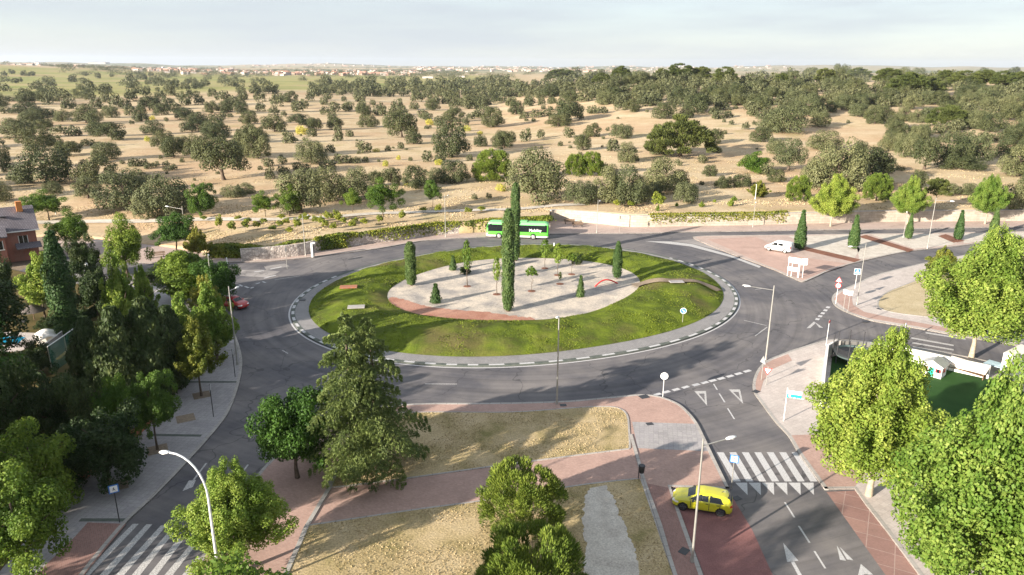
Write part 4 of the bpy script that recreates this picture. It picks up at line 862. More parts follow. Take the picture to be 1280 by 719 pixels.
# ------------------------------------------------------------------ holm oaks of the pasture
OAKS = [(0, 134, 20, 16), (15, 127, 16, 6), (33, 130, 24, 18), (8, 142, 16, 8), (33, 143, 34, 14), (65, 120, 18, 12), (80, 124, 18, 12), (103, 123, 22, 14), (132, 118, 16, 12), (131, 128, 13, 13), (145, 134, 16, 15), (157, 136, 14, 12), (87, 136, 19, 13), (60, 131, 16, 14), (120, 136, 18, 12), (119, 155, 20, 18), (50, 150, 36, 14), (78, 152, 18, 15), (92, 146, 9, 7), (93, 152, 6, 4), (104, 151, 4, 3), (140, 147, 20, 14), (40, 158, 28, 18), (20, 173, 40, 24), (53, 164, 22, 14), (73, 167, 18, 10), (92, 170, 19, 12), (140, 175, 33, 21), (48, 188, 40, 29), (5, 215, 22, 33), (85, 195, 33, 18), (110, 182, 18, 8), (60, 229, 72, 45), (13, 225, 10, 8), (31, 230, 22, 13), (131, 200, 32, 22), (120, 229, 50, 33), (153, 205, 7, 5), (66, 242, 24, 16), (2, 252, 26, 25), (110, 248, 32, 26), (158, 262, 60, 48), (208, 268, 60, 50), (186, 272, 36, 28),
 (205, 186, 28, 22), (217, 197, 30, 25), (246, 198, 29, 29), (268, 178, 34, 22), (280, 225, 66, 50), (228, 203, 6, 6), (201, 199, 5, 5), (168, 208, 15, 10), (180, 207, 10, 8), (185, 211, 12, 8), (195, 209, 10, 7), (208, 208, 9, 7), (211, 213, 14, 6), (218, 212, 8, 7), (196, 224, 5, 5), (173, 238, 34, 26), (309, 196, 38, 38), (292, 246, 30, 15), (308, 242, 22, 13), (164, 127, 15, 14), (177, 152, 19, 18), (170, 117, 12, 8), (182, 119, 14, 10), (201, 124, 14, 10), (217, 112, 15, 9), (214, 120, 14, 12), (232, 112, 12, 7), (246, 111, 15, 7), (226, 124, 11, 9), (237, 119, 8, 7), (245, 123, 11, 9), (233, 132, 16, 14), (250, 131, 13, 10), (266, 121, 14, 9), (279, 126, 19, 11), (292, 131, 13, 10), (303, 125, 14, 12), (318, 117, 13, 10), (301, 142, 19, 14), (284, 140, 14, 9), (265, 141, 20, 14), (202, 144, 21, 14), (220, 142, 17, 12), (187, 138, 29, 17), (215, 129, 7, 5), (232, 150, 27, 15), (248, 155, 21, 14), (193, 168, 25, 17), (208, 152, 6, 5), (240, 165, 31, 17), (270, 172, 34, 20), (270, 152, 22, 9), (280, 147, 10, 8), (288, 147, 8, 5), (312, 155, 25, 16), (308, 178, 26, 18),
 (322, 117, 10, 10), (339, 117, 21, 9), (325, 127, 16, 12), (346, 133, 17, 14), (362, 128, 21, 13), (372, 140, 18, 13), (381, 136, 11, 11), (326, 139, 13, 10), (355, 146, 8, 7), (343, 165, 29, 20), (374, 156, 26, 13), (393, 163, 21, 15), (390, 171, 14, 10), (361, 179, 16, 14), (419, 162, 20, 14), (423, 176, 12, 17), (437, 171, 11, 8), (325, 178, 20, 18), (405, 131, 11, 9), (403, 116, 15, 10), (418, 140, 15, 12), (432, 138, 11, 8), (430, 127, 8, 6), (455, 145, 20, 14), (460, 159, 26, 15), (478, 145, 11, 15), (466, 131, 8, 6), (452, 131, 7, 6), (388, 126, 12, 9), (390, 204, 41, 30), (413, 191, 13, 10), (456, 191, 18, 14), (322, 198, 32, 38), (335, 208, 15, 10), (353, 205, 13, 9), (355, 220, 17, 12), (338, 224, 12, 15), (372, 212, 15, 9), (383, 214, 12, 9), (428, 204, 24, 11), (445, 204, 13, 8), (457, 203, 10, 7), (410, 212, 22, 12), (376, 266, 54, 52), (412, 252, 40, 42), (446, 250, 44, 40), (395, 240, 30, 24),
 (497, 138, 16, 13), (521, 127, 17, 12), (534, 124, 13, 12), (540, 138, 20, 14), (567, 134, 12, 9), (576, 130, 9, 7), (597, 133, 15, 11), (615, 125, 13, 8), (633, 121, 13, 10), (503, 172, 42, 31), (517, 180, 21, 15), (566, 152, 29, 16), (549, 157, 15, 11), (582, 157, 10, 10), (535, 151, 13, 9), (600, 147, 17, 12), (589, 149, 12, 8), (616, 159, 31, 23), (564, 196, 49, 43), (601, 183, 19, 14), (625, 183, 24, 19), (534, 202, 14, 12), (550, 203, 15, 11), (587, 201, 9, 8), (501, 186, 9, 8), (485, 189, 8, 7), (513, 201, 6, 5), (520, 235, 30, 27), (490, 232, 26, 22), (545, 229, 24, 19), (568, 228, 40, 26), (593, 249, 8, 7), (611, 248, 8, 7), (630, 185, 26, 20), (471, 232, 20, 18),
 (670, 252, 74, 64), (729, 188, 20, 19), (657, 177, 15, 15), (676, 173, 11, 10), (711, 172, 15, 12), (740, 171, 22, 16), (777, 173, 29, 17), (754, 174, 5, 4), (766, 189, 18, 14), (785, 203, 24, 24), (677, 186, 4, 4), (725, 254, 38, 27), (758, 254, 36, 46), (783, 255, 38, 48), (756, 219, 15, 14), (800, 254, 30, 34), (830, 240, 48, 42), (849, 236, 24, 23), (857, 253, 30, 25), (818, 246, 24, 19), (878, 204, 13, 10), (887, 220, 19, 14), (897, 191, 11, 7), (904, 235, 21, 15), (877, 231, 7, 5), (928, 234, 28, 17), (950, 177, 25, 17), (970, 192, 22, 18), (823, 193, 22, 20), (890, 180, 24, 18),
 (662, 120, 14, 12), (688, 122, 25, 16), (717, 124, 9, 8), (660, 128, 10, 7), (691, 130, 9, 8), (688, 138, 8, 5), (645, 143, 21, 16), (655, 148, 14, 8), (670, 147, 18, 9), (684, 145, 16, 8), (710, 152, 38, 24), (698, 158, 34, 15), (740, 142, 15, 9), (752, 142, 17, 8), (775, 138, 17, 15), (790, 140, 21, 15), (829, 148, 29, 19), (870, 141, 36, 22), (858, 147, 22, 14), (892, 143, 13, 9), (910, 147, 13, 8), (932, 162, 10, 9), (941, 145, 15, 14), (905, 153, 5, 4),
 (985, 213, 34, 38), (970, 227, 24, 15), (1028, 187, 40, 23), (1045, 238, 70, 60), (1082, 230, 56, 44), (1018, 232, 34, 34), (1105, 216, 24, 20), (1155, 212, 34, 38), (1190, 209, 44, 38), (1215, 207, 42, 36), (1202, 212, 48, 16), (1272, 220, 40, 36), (1258, 198, 34, 24), (1268, 180, 36, 26), (1130, 196, 26, 28), (1125, 213, 12, 6), (1146, 234, 20, 21), (1266, 262, 34, 36), (1185, 244, 26, 14), (1207, 243, 24, 14), (985, 166, 50, 32), (962, 164, 32, 20), (1010, 145, 34, 26), (1022, 159, 26, 18), (1052, 137, 26, 17), (1093, 155, 26, 19), (1060, 154, 5, 4), (1118, 162, 22, 20), (1120, 172, 28, 20), (1220, 161, 28, 22), (1150, 172, 26, 16), (1140, 182, 24, 16), (1240, 165, 34, 22), (1110, 188, 26, 20), (1075, 190, 20, 14), (1085, 240, 18, 16), (1110, 238, 14, 12), (958, 218, 18, 14), (1000, 236, 14, 10)]
oaks = []
for (x, y, w, h) in OAKS: oaks.append((w, x, y, h))
# the rest of the wood, thinner to the left and closing to the right and on the ridge
ZONES = [((700, 100), (1290, 134), 330, (11, 22)), ((880, 118), (1290, 150), 70, (14, 26)), ((395, 106), (700, 122), 120, (9, 16)), ((0, 103), (250, 118), 14, (9, 14)), ((540, 112), (720, 134), 46, (10, 17)), ((170, 104), (400, 116), 16, (6, 10)), ((0, 150), (640, 236), 70, (3, 7)), ((0, 112), (400, 150), 14, (12, 20)), ((0, 150), (250, 205), 5, (16, 34)), ((400, 118), (640, 150), 20, (11, 18)), ((640, 120), (960, 240), 60, (3, 8)), ((-60, 105), (0, 250), 26, (14, 34)), ((1280, 105), (1340, 240), 46, (16, 38)), ((1100, 150), (1290, 180), 24, (14, 24)), ((0, 92), (190, 103), 14, (5, 9)), ((700, 104), (960, 126), 60, (10, 18))]
for (x0, y0), (x1, y1), n, (w0, w1) in ZONES:
    k = 0
    while k < n:
        x, y = rnd.uniform(x0, x1), rnd.uniform(y0, y1)
        if w1 > 8 and any(abs(x - q[1]) < (q[0] + w0) * .28 and abs(y - q[2]) < 3 for q in oaks[-400:]) and rnd.random() < .8: k += .2; continue
        w = rnd.uniform(w0, w1); oaks.append((w, x, y, w * rnd.uniform(.55, .85))); k += 1
oaks.sort(key=lambda q: -q[0] * q[3])
SPECIAL = {(60, 229): "huge dark holm oak, widest on the left of the pasture", (280, 225): "huge holm oak showing its trunk above the grey oaks", (564, 196): "wide dark holm oak alone left of the bright green pine", (503, 172): "tall round holm oak alone in the middle of the open pasture", (670, 252): "huge grey-green holm oak right beside the tall island cypress", (1045, 238): "huge spreading holm oak behind the lime planes, its left half", (1082, 230): "spreading holm oak right behind the bushy pine of the wall", (985, 213): "holm oak with a bare forked trunk at the pasture's right", (1155, 212): "holm oak with a pale bare trunk among the eastern oaks", (390, 204): "broad dome-shaped holm oak above the thicket", (830, 240): "dark holm oak right below the wide leaning pine", (140, 175): "stepped dark holm oak alone on the bare left slope", (710, 152): "wide double holm oak in the middle distance right of centre"}
FARV = []; nth = 0
lowoak = [crown(('low', i), oak_crown, 'l_oak', 201 + i, 520, .085) for i in range(3)]
arr = [np.array([v.co[:] for v in me.vertices]) for me in lowoak]
for i, (w, x, y, h) in enumerate(oaks):
    b = GT(x, y); ww = width_at(b, w) * 1.04; hz = max(.4, h / F * math.hypot(b.y, CH - b.z) * 1.02)
    if nth < 292:
        nth += 1; silver = y > 236 or (x > 960 and rnd.random() < .5) or rnd.random() < .15
        kd = KINDS['oak2' if silver else 'oak'](rnd.randrange(20)); rz = rnd.random() * 6.28
        lab = SPECIAL.get((x, y)); grp = "holm oaks of the dry pasture"
        if not lab:
            lab = ("large silvery grey holm oak at the near edge of the pasture" if silver else "large dark holm oak with a domed crown in the pasture") if w >= 26 else ("silvery grey mid-sized holm oak among the darker pasture oaks" if silver else "mid-sized dark round holm oak in the pasture") if w >= 13 else "small round holm oak bush dotted over the pasture"
        if w >= 15:
            t = thing("holm_oak", lab, "oak", b - Vector((0, 0, .1)), rz, grp); cb = .05 if w > 24 else .02
            if (x, y) in ((280, 225), (985, 213), (1155, 212)): cb = .22
            c = obj("crown", kd, t, (0, 0, hz * cb)); c.scale = (ww, ww * rnd.uniform(.9, 1.1), hz * (1.03 - cb)); k = obj("trunk", TK['thick'], t); k.scale = (hz, hz, hz)
        else:
            o = obj("holm_oak", kd, None, b - Vector((0, 0, .12))); o.scale = (ww, ww, hz * 1.08); o.rotation_euler = (0, 0, rz); tag(o, lab, "oak", grp)
    else:
        A = arr[i % 3].copy(); a = rnd.random() * 6.28; A = A @ np.array([[math.cos(a), math.sin(a), 0], [-math.sin(a), math.cos(a), 0], [0, 0, 1]])
        FARV.append(A * np.array([ww, ww, hz * 1.1]) + np.array([b.x, b.y, b.z - .1]))
# far thickets over the meadow and the plain
g = np.random.default_rng(9)
for k in range(1500):
    az = R(g.uniform(-40, 38)); d = 900 * math.exp(g.random() * 2.35); x, y = d * math.sin(az), d * math.cos(az)
    if noise.noise(Vector((x * .0035, y * .0012, 4))) < .02 and g.random() < .85: continue
    if math.degrees(az) > -3 and d < 1250: continue
    if math.degrees(az) < -3 and d < 2300 and g.random() < .72: continue
    s = g.uniform(7, 15) * (1 + d / 4500); A = arr[k % 3][: 4 * (170 if d > 2000 else 420)]
    FARV.append(A * np.array([s * 1.3, s, s * .6]) + np.array([x, y, terr(x, y) - .2]))
for k in range(520):
    az = R(g.uniform(-32, -4)); d = g.uniform(1900, 4600); x, y = d * math.sin(az), d * math.cos(az); s = g.uniform(12, 26); A = arr[k % 3][: 4 * 170]
    FARV.append(A * np.array([s * 1.4, s, s * .5]) + np.array([x, y, terr(x, y) - .2]))
o = obj("distant_wood", leaf_mesh("distant_wood", np.concatenate(FARV), M['l_far'])); tag(o, "distant wood of holm oaks running together up to the skyline", "wood", kind="stuff")
# ------------------------------------------------------------------ retaining walls, hedges
M['stone'] = paved('stone_wall_pale', (.52, .44, .36), (.44, .37, .3), (.3, .25, .2), .9, .38, 0, msize=.03)
def wall_stone():
    m, nt, b = new_mat('wall_stone')
    g_ = nd(nt, "ShaderNodeNewGeometry"); sep = nd(nt, "ShaderNodeSeparateXYZ"); lk(nt, g_.outputs["Position"], sep.inputs[0])
    cx = nd(nt, "ShaderNodeCombineXYZ"); lk(nt, sep.outputs[0], cx.inputs[0]); lk(nt, sep.outputs[2], cx.inputs[1])
    br = nd(nt, "ShaderNodeTexBrick")
    for k, v in (("Color1", rgb((.48, .42, .35))), ("Color2", rgb((.39, .335, .275))), ("Mortar", rgb((.3, .25, .2))), ("Scale", 1.0), ("Mortar Size", .028), ("Brick Width", 1.25), ("Row Height", .52)): br.inputs[k].default_value = v
    lk(nt, cx.outputs[0], br.inputs["Vector"])
    c = mix(nt, .6, br.outputs["Color"], ramp(nt, noise_n(nt, .9, 6, .7), [(.3, .6), (.7, 1.12)]), 'MULTIPLY')
    lk(nt, c, b.inputs["Base Color"]); b.inputs["Roughness"].default_value = .9; bump(nt, b, br.outputs["Fac"], -.5, .05); return m
M['wallstone'] = wall_stone()
m, nt, b = new_mat('rubble_stone')
vo = nd(nt, "ShaderNodeTexVoronoi"); vo.inputs["Scale"].default_value = 2.2; lk(nt, pos(nt), vo.inputs["Vector"]); sp = nd(nt, "ShaderNodeSeparateColor"); lk(nt, vo.outputs["Color"], sp.inputs[0])
c = ramp(nt, sp.outputs[0], [(.1, (.36, .31, .28)), (.5, (.48, .42, .38)), (.9, (.58, .52, .47))]); v2 = nd(nt, "ShaderNodeTexVoronoi"); v2.feature = 'DISTANCE_TO_EDGE'; v2.inputs["Scale"].default_value = 2.2; lk(nt, pos(nt), v2.inputs["Vector"])
c = mix(nt, ramp(nt, v2.outputs["Distance"], [(.02, .8), (.07, 0.0)]), c, (.22, .18, .15)); lk(nt, c, b.inputs["Base Color"]); b.inputs["Roughness"].default_value = .95; bump(nt, b, v2.outputs["Distance"], .8, .1)
M['rubble'] = m
def wall_top(px, z): return cr([G(x, y, z).to_2d() for x, y in px], 5)
w1 = wall_top([(300, 311.5), (370, 305.5), (407, 297.5), (457, 291.5), (500, 287), (540, 281.5), (600, 277.5), (650, 275.5), (687, 274)], 2.0)
t = thing("retaining_wall", "rough rubble retaining wall with ivy above the western pavement", "wall", (w1[0].x, w1[0].y, 0)); o = band("wall_face", [p - w1[0] for p in w1], .45, 2.08, M['rubble'], 2.1, side=-1, parent=t)
w2 = wall_top([(687.5, 263), (700, 262.5), (747, 265.5), (781, 269), (812, 269.5), (860, 268.5), (930, 267.5), (1020, 265.5), (1120, 263.5), (1280, 262.5), (1500, 259.5)], 2.3)
t = thing("retaining_wall", "long pale block retaining wall along the northern road", "wall", (w2[0].x, w2[0].y, 0)); o = band("wall_face", [p - w2[0] for p in w2], .5, 2.34, M['wallstone'], 2.36, side=-1, parent=t)
o = band("coping", [p - w2[0] for p in offset_line(w2, .03)], .58, 2.44, M['concrete'], .1, side=-1, parent=t)
def hedge(name, label, line, z0, hgt, wid, n, mat, seed, cat="hedge", drop=0.0, patch=0.0):
    g = np.random.default_rng(seed); Lk = [0.0]
    for i in range(1, len(line)): Lk.append(Lk[-1] + (line[i] - line[i - 1]).length)
    s = g.random(n) * Lk[-1]; X = np.interp(s, Lk, [p.x for p in line]); Y = np.interp(s, Lk, [p.y for p in line])
    dens = np.array([noise.noise(Vector((q * .16, seed, 0))) for q in s]); keep = dens > patch - .6 + g.random(n) * .3
    X, Y, dens = X[keep], Y[keep], dens[keep]; n = len(X)
    up = g.random(n); hh = hgt * (.65 + .7 * (dens + .4)); a = g.uniform(0, 6.28, n)
    Z = z0 + hh * up - drop * g.random(n) ** 2 * (.4 + 1.1 * (dens + .4)); off = (wid / 2) * np.sqrt(g.random(n)) * (1.15 - .5 * up)
    P = np.stack([X + np.cos(a) * off, Y + np.sin(a) * off, Z], 1); N = np.stack([np.cos(a), np.sin(a), up * 1.2 - .1], 1) + .5 * g.normal(size=(n, 3))
    base = P.mean(0); base[2] = 0; o = obj(name, leaf_mesh(name, quads(P - base, N, .3, .8, g), M[mat]), None, tuple(base)); return tag(o, label, cat)
hedge("ivy_hedge", "thick green and rusty ivy hanging over the western end of the rubble wall", cr(W([(262, 313), (300, 313), (345, 311), (392, 305), (430, 301)], 1.2), 6), .2, 2.1, 2.2, 22000, 'l_ivy', 3, patch=-.6)
hedge("ivy_hedge", "ragged ivy spilling over the top of the rubble wall", offset_line(w1[8:-4], -.1), 2.0, .6, 1.4, 14000, 'l_ivy', 4, drop=1.8, patch=.05)
hedge("ivy_hedge", "rounded ivy mound behind the green bus", W([(648, 276), (668, 274.5), (688, 274)], 2.2), 2.0, 1.0, 2.0, 3000, 'l_ivy', 6)
hedge("ivy_hedge", "golden ivy trailing over the middle of the pale block wall", offset_line(w2[20:34], -.1), 2.3, .5, 1.3, 13000, 'l_ochre', 7, drop=1.7, patch=.05)
hedge("garden_hedge", "clipped hedge along the garden path near the pool", W([(98, 405), (112, 398), (128, 390)]), .1, 1.3, 1.2, 3000, 'l_dark', 8)
hedge("garden_hedge", "shaded hedge behind the orange brick wall of the western pavement", offset_line(wl[5:34], .9), .2, 2.4, 1.6, 16000, 'l_dark', 9)
# low orange brick wall of the western gardens
M['orange_brick'] = paved('orange_brick', (.42, .15, .07), (.34, .11, .055), (.3, .2, .15), .25, .09, 0, msize=.012)
M['house_brick'] = paved('house_brick', (.38, .145, .1), (.3, .11, .08), (.3, .2, .16), .25, .09, 0, msize=.012)
t = thing("brick_wall", "low orange brick garden wall along the western pavement", "wall", (wl[0].x, wl[0].y, 0)); band("wall_face", [p - wl[0] for p in wl[2:32]], .3, 1.15, M['orange_brick'], 1.2, parent=t); band("coping", [p - wl[0] for p in offset_line(wl[2:32], -.05)], .4, 1.2, M['concrete'], .05, parent=t)
# ------------------------------------------------------------------ vehicles
def loft_car(L, Wd, prof, arch, names, mats, seed=0):
    """prof(x) -> dict of half widths and heights along the length; returns face-classified meshes"""
    NX, K = 96, 34
    xs = np.linspace(-L / 2, L / 2, NX); rows = []
    for x in xs:
        z0, zb, zr, wb, wr = prof(x); pts = []
        # half section from the sill up over the belt to the roof centre
        ctrl = [(wb * .9, z0), (wb * .985, z0 + (zb - z0) * .28), (wb, z0 + (zb - z0) * .62), (wb * .965, zb), (wr + (wb - wr) * .28, zb + (zr - zb) * .55), (wr, zr - (zr - zb) * .13 - .01), (wr * .8, zr - .012), (0, zr + .012)]
        cc = cr([Vector(c) for c in ctrl], 5); half = [(c.x, c.y) for c in cc]
        d = [0.0]
        for i in range(1, len(half)): d.append(d[-1] + math.hypot(half[i][0] - half[i - 1][0], half[i][1] - half[i - 1][1]))
        u = np.linspace(0, d[-1], K); yy = np.interp(u, d, [h[0] for h in half]); zz = np.interp(u, d, [h[1] for h in half])
        pts = [(x, -a, b_) for a, b_ in zip(yy, zz)] + [(x, a, b_) for a, b_ in zip(yy[::-1][1:], zz[::-1][1:])]
        rows.append(pts)
    return rows
def inpoly(P, x, y):
    c = False; j = len(P) - 1
    for i in range(len(P)):
        if (P[i][1] > y) != (P[j][1] > y) and x < (P[j][0] - P[i][0]) * (y - P[i][1]) / (P[j][1] - P[i][1]) + P[i][0]: c = not c
        j = i
    return c
def car_parts(root, rows, classify, mats):
    "classify(x, y, z, nz) -> part name or None (open wheel arch)"
    buckets = {}
    n = len(rows[0])
    for i in range(len(rows) - 1):
        for k in range(n - 1):
            q = [rows[i][k], rows[i + 1][k], rows[i + 1][k + 1], rows[i][k + 1]]; c = [sum(p[a] for p in q) / 4 for a in range(3)]
            e1 = Vector(q[1]) - Vector(q[0]); e2 = Vector(q[3]) - Vector(q[0]); nn = e1.cross(e2); nz = abs(nn.z) / (nn.length + 1e-9)
            cl = classify(c[0], c[1], c[2], nz)
            if cl: buckets.setdefault(cl, []).append((i, k))
    for end in (0, len(rows) - 1):
        c = [sum(p[a] for p in rows[end]) / n for a in range(3)]; buckets.setdefault('body', []).append(('cap', end))
    for nm, fs in buckets.items():
        mb = MB(); idx = {}; V = []; Fc = []
        def vi(i, k):
            if (i, k) not in idx: idx[(i, k)] = len(V); V.append(rows[i][k])
            return idx[(i, k)]
        for f in fs:
            if f[0] == 'cap':
                fc = [vi(f[1], k) for k in range(n)]; Fc.append(fc if f[1] == 0 else fc[::-1])
            else:
                i, k = f; Fc.append((vi(i, k), vi(i + 1, k), vi(i + 1, k + 1), vi(i, k + 1)))
        mb.add(V, Fc, mats.get(nm, mats['body']), True); o = mb.build(nm.split('#')[0], root)
        bm = bmesh.new(); bm.from_mesh(o.data); bmesh.ops.recalc_face_normals(bm, faces=bm.faces); bm.to_mesh(o.data); bm.free()
def wheel(root, x, y, r, w, rimmat, side):
    e = MB(); s = .55 * r; e.tube([(0, -w / 2, 0), (0, -w / 2 + .03, 0), (0, w / 2 - .03, 0), (0, w / 2, 0)], [r * .9, r, r, r * .9], M['rubber'], 28)
    o = e.build("wheel", root); o.location = (x, y, r)
    h = MB(); yy = side * (w / 2 + .006); h.disc((0, yy, 0), r * .66, (0, 1, 0), .02, M['plastic'], 24)
    for k in range(5):
        a = 6.2832 * k / 5 + .3; h.tube([(0, yy + side * .015, 0), (math.cos(a) * r * .62, yy + side * .015, math.sin(a) * r * .62)], [.05 * r / .3, .035 * r / .3], rimmat, 6)
    h.tube([(math.cos(6.2832 * k / 20) * r * .64, yy + side * .01, math.sin(6.2832 * k / 20) * r * .64) for k in range(21)], .022 * r / .3, rimmat, 5, False); h.disc((0, yy + side * .02, 0), .06 * r / .3, (0, 1, 0), .03, rimmat, 12)
    h.build("rim", o)
def interp_prof(keys):
    ks = list(zip(*keys))
    def f(x):
        return [float(np.interp(x, ks[0], ks[j])) for j in range(1, 6)]
    return f
def smooth_keys(keys):
    P = [Vector(k) for k in keys]; out = []
    for i in range(len(P) - 1):
        a, b_, c, d = P[max(i - 1, 0)], P[i], P[i + 1], P[min(i + 2, len(P) - 1)]
        for q in range(8):
            t = q / 8; out.append(tuple(.5 * ((2 * b_) + (c - a) * t + (2 * a - 5 * b_ + 4 * c - d) * t * t + (3 * b_ - a - 3 * c + d) * t ** 3)))
    out.append(tuple(P[-1]))
    return out
def SM(k): 
    cols = list(zip(*k)); xs = cols[0]; xx = np.linspace(xs[0], xs[-1], 160); out = [xx]
    for c in cols[1:]:
        v = np.interp(xx, xs, c); w_ = np.ones(7) / 7; pv = np.concatenate([[v[0]] * 3, v, [v[-1]] * 3]); out.append(np.convolve(pv, w_, 'valid'))
    return interp_prof(list(zip(*out)))
M['yellow_paint'] = plain('yellow_paint', (.52, .49, .02), .3, 0, .5, .8, var=.03)
M['red_paint'] = plain('red_paint', (.4, .012, .012), .3, 0, .5, .8, var=.03)
M['white_paint'] = plain('white_paint', (.78, .78, .78), .3, 0, .5, .6, var=.03)
M['bus_green'] = plain('bus_green', (.1, .52, .05), .35, 0, .5, .4, var=.05)
M['bus_mint'] = plain('bus_roof_green', (.2, .62, .22), .4, 0, .5, .3, var=.06)
def hatchback(label, loc, rz, paint, L=4.05):
    t = thing("parked_car" if paint is M['yellow_paint'] else "car", label, "car", loc, rz); k = L / 4.05
    # x forward; keys: x, sill z, belt z, roof z, belt half width, roof half width
    keys = [(-2.03, .42, .80, .84, .62, .5), (-1.98, .3, .9, 1.0, .76, .56), (-1.8, .24, .96, 1.33, .83, .57), (-1.5, .2, .97, 1.42, .86, .6), (-.9, .19, .95, 1.46, .87, .63), (-.1, .19, .92, 1.47, .87, .64), (.35, .19, .9, 1.42, .87, .63), (.75, .19, .9, 1.18, .87, .66), (1.08, .19, .89, .98, .865, .7), (1.5, .2, .84, .92, .85, .68), (1.8, .22, .76, .82, .8, .6), (1.95, .27, .66, .7, .7, .5), (2.03, .36, .58, .6, .56, .4)]
    rows = loft_car(L, 1.74, SM([tuple([q[0] * k] + list(q[1:])) for q in keys]), None, None, None)
    side = [(-1.42, .98), (-1.2, 1.34), (-.5, 1.385), (.15, 1.37), (.42, 1.28), (.88, .97)]; wx = (1.27 * k, -1.27 * k)
    def cl(x, y, z, nz):
        X = x / k
        if any((x - a) ** 2 + (z - .32) ** 2 < .37 ** 2 for a in wx) and abs(y) > .5 and z < .7: return None
        if abs(y) > .52 and inpoly(side, X, z) and nz < .75 and not (-.5 < X < -.42): return 'window#' + ('a' if y > 0 else 'b') + ('f' if X > -.45 else 'r')
        if .5 < X < 1.02 and abs(y) < .58 and z > .97: return 'windscreen'
        if -1.98 < X < -1.66 and abs(y) < .53 and 1.0 < z < 1.36: return 'rear_window'
        if z < .285: return 'sill'
        if abs(y) > .6 and .34 < z < .95 and any(abs(X - q) < .022 for q in (.78, -.46, -1.2)): return 'door_gap'
        if abs(y) > .6 and .8 < z < .85 and (-.42 < X < -.22 or -1.15 < X < -.95): return 'door_handle'
        if abs(y) > .6 and .3 < z < .95 and -1.2 < X < .78: return 'door#' + ('a' if y > 0 else 'b') + ('f' if X > -.46 else 'r')
        if X > 1.6 and abs(y) > .42 and .58 < z < .72: return 'headlight#' + ('a' if y > 0 else 'b')
        if X < -1.86 and .78 < z < .92: return 'tail_light'
        if X > 1.86 and abs(y) < .45 and .34 < z < .56: return 'grille'
        return 'body'
    ms = {'body': paint, 'window#af': M['glass'], 'window#bf': M['glass'], 'window#ar': M['glass'], 'window#br': M['glass'], 'windscreen': M['glass'], 'rear_window': M['glass'], 'headlight#a': M['lamp_glass'], 'headlight#b': M['lamp_glass'], 'tail_light': M['red_light'], 'sill': M['plastic'], 'door_gap': M['plastic'], 'door_handle': M['plastic'], 'grille': M['plastic']}
    car_parts(t, rows, cl, ms)
    mb = MB(); mb.box((0, 0, .42), (3.6 * k, 1.3, .36), M['plastic']); mb.build("chassis", t)
    for a in wx:
        for s in (-1, 1): wheel(t, a, s * .755, .315, .2, M['rim'], s)
    for s in (-1, 1): mb = MB(); mb.box((.62 * k, s * .97, .98), (.16, .2, .13), paint if paint is not M['yellow_paint'] else M['plastic'], 0, .03); mb.build("wing_mirror", t)
    mb = MB(); mb.box((2.0 * k, 0, .44), (.03, .5, .11), M['sign_white']); mb.build("number_plate", t)
    mb = MB(); mb.box((-2.035 * k, 0, .62), (.03, .5, .11), M['sign_white']); mb.build("number_plate", t)
    mb = MB(); mb.tube([(-1.25 * k, 0, 1.44), (-1.4 * k, 0, 1.58)], [.025, .01], M['plastic'], 6); mb.build("aerial", t)
    return t
p0, p1 = G(843, 634, .0), G(909, 645, .0); d = p1 - p0; cy = G(877, 634, 0)
hatchback("bright yellow hatchback parked across the reddish bay", (cy.x, cy.y, .006), math.atan2(-d.y, -d.x), M['yellow_paint'], 4.1)
cr_ = G(293, 384, 0); hatchback("red car entering the roundabout half hidden by street trees", (cr_.x, cr_.y, .0), math.atan2(-.45, .9), M['red_paint'], 4.0)
# white van
vp = G(973, 314, .13); t = thing("van", "white panel van parked in front of the first cypress", "van", (vp.x, vp.y, .13))
a0, a1 = G(957, 311.5, .13), G(988, 316.5, .13); t.rotation_euler = (0, 0, math.atan2(a0.y - a1.y, a0.x - a1.x))
keys = [(-2.2, .4, 1.0, 1.68, .8, .7), (-2.12, .3, 1.05, 1.8, .88, .76), (-1.5, .24, 1.06, 1.85, .91, .79), (0, .24, 1.05, 1.86, .91, .79), (.45, .24, 1.04, 1.8, .91, .78), (1.0, .24, 1.02, 1.42, .9, .76), (1.32, .24, 1.0, 1.1, .89, .74), (1.8, .26, .92, .98, .84, .66), (2.1, .32, .76, .8, .72, .52), (2.2, .42, .64, .66, .6, .42)]
rows = loft_car(4.4, 1.82, SM(keys), None, None, None); sd = [(.0, 1.1), (.0, 1.6), (.35, 1.6), (.6, 1.52), (1.05, 1.12)]; sb = [(-.95, 1.12), (-.95, 1.58), (-.1, 1.6), (-.1, 1.12)]
def cl(x, y, z, nz):
    if any((x - a) ** 2 + (z - .33) ** 2 < .39 ** 2 for a in (1.4, -1.35)) and abs(y) > .5 and z < .75: return None
    if abs(y) > .6 and (inpoly(sd, x, z) or inpoly(sb, x, z)) and nz < .75: return 'window#' + ('a' if y > 0 else 'b') + ('f' if x > -.05 else 'r')
    if .62 < x < 1.22 and abs(y) < .66 and z > 1.12: return 'windscreen'
    if x > 1.75 and abs(y) > .5 and .66 < z < .82: return 'headlight#' + ('a' if y > 0 else 'b')
    if x < -2.1 and abs(y) > .66 and .8 < z < 1.25: return 'tail_light#' + ('a' if y > 0 else 'b')
    if z < .42: return 'bumper'
    return 'body'
car_parts(t, rows, cl, {'body': M['white_paint'], 'window#af': M['glass'], 'window#bf': M['glass'], 'window#ar': M['glass'], 'window#br': M['glass'], 'windscreen': M['glass'], 'headlight#a': M['lamp_glass'], 'headlight#b': M['lamp_glass'], 'tail_light#a': M['red_light'], 'tail_light#b': M['red_light'], 'bumper': M['sign_grey']})
mb = MB(); mb.box((0, 0, .42), (3.9, 1.4, .3), M['plastic']); mb.build("chassis", t)
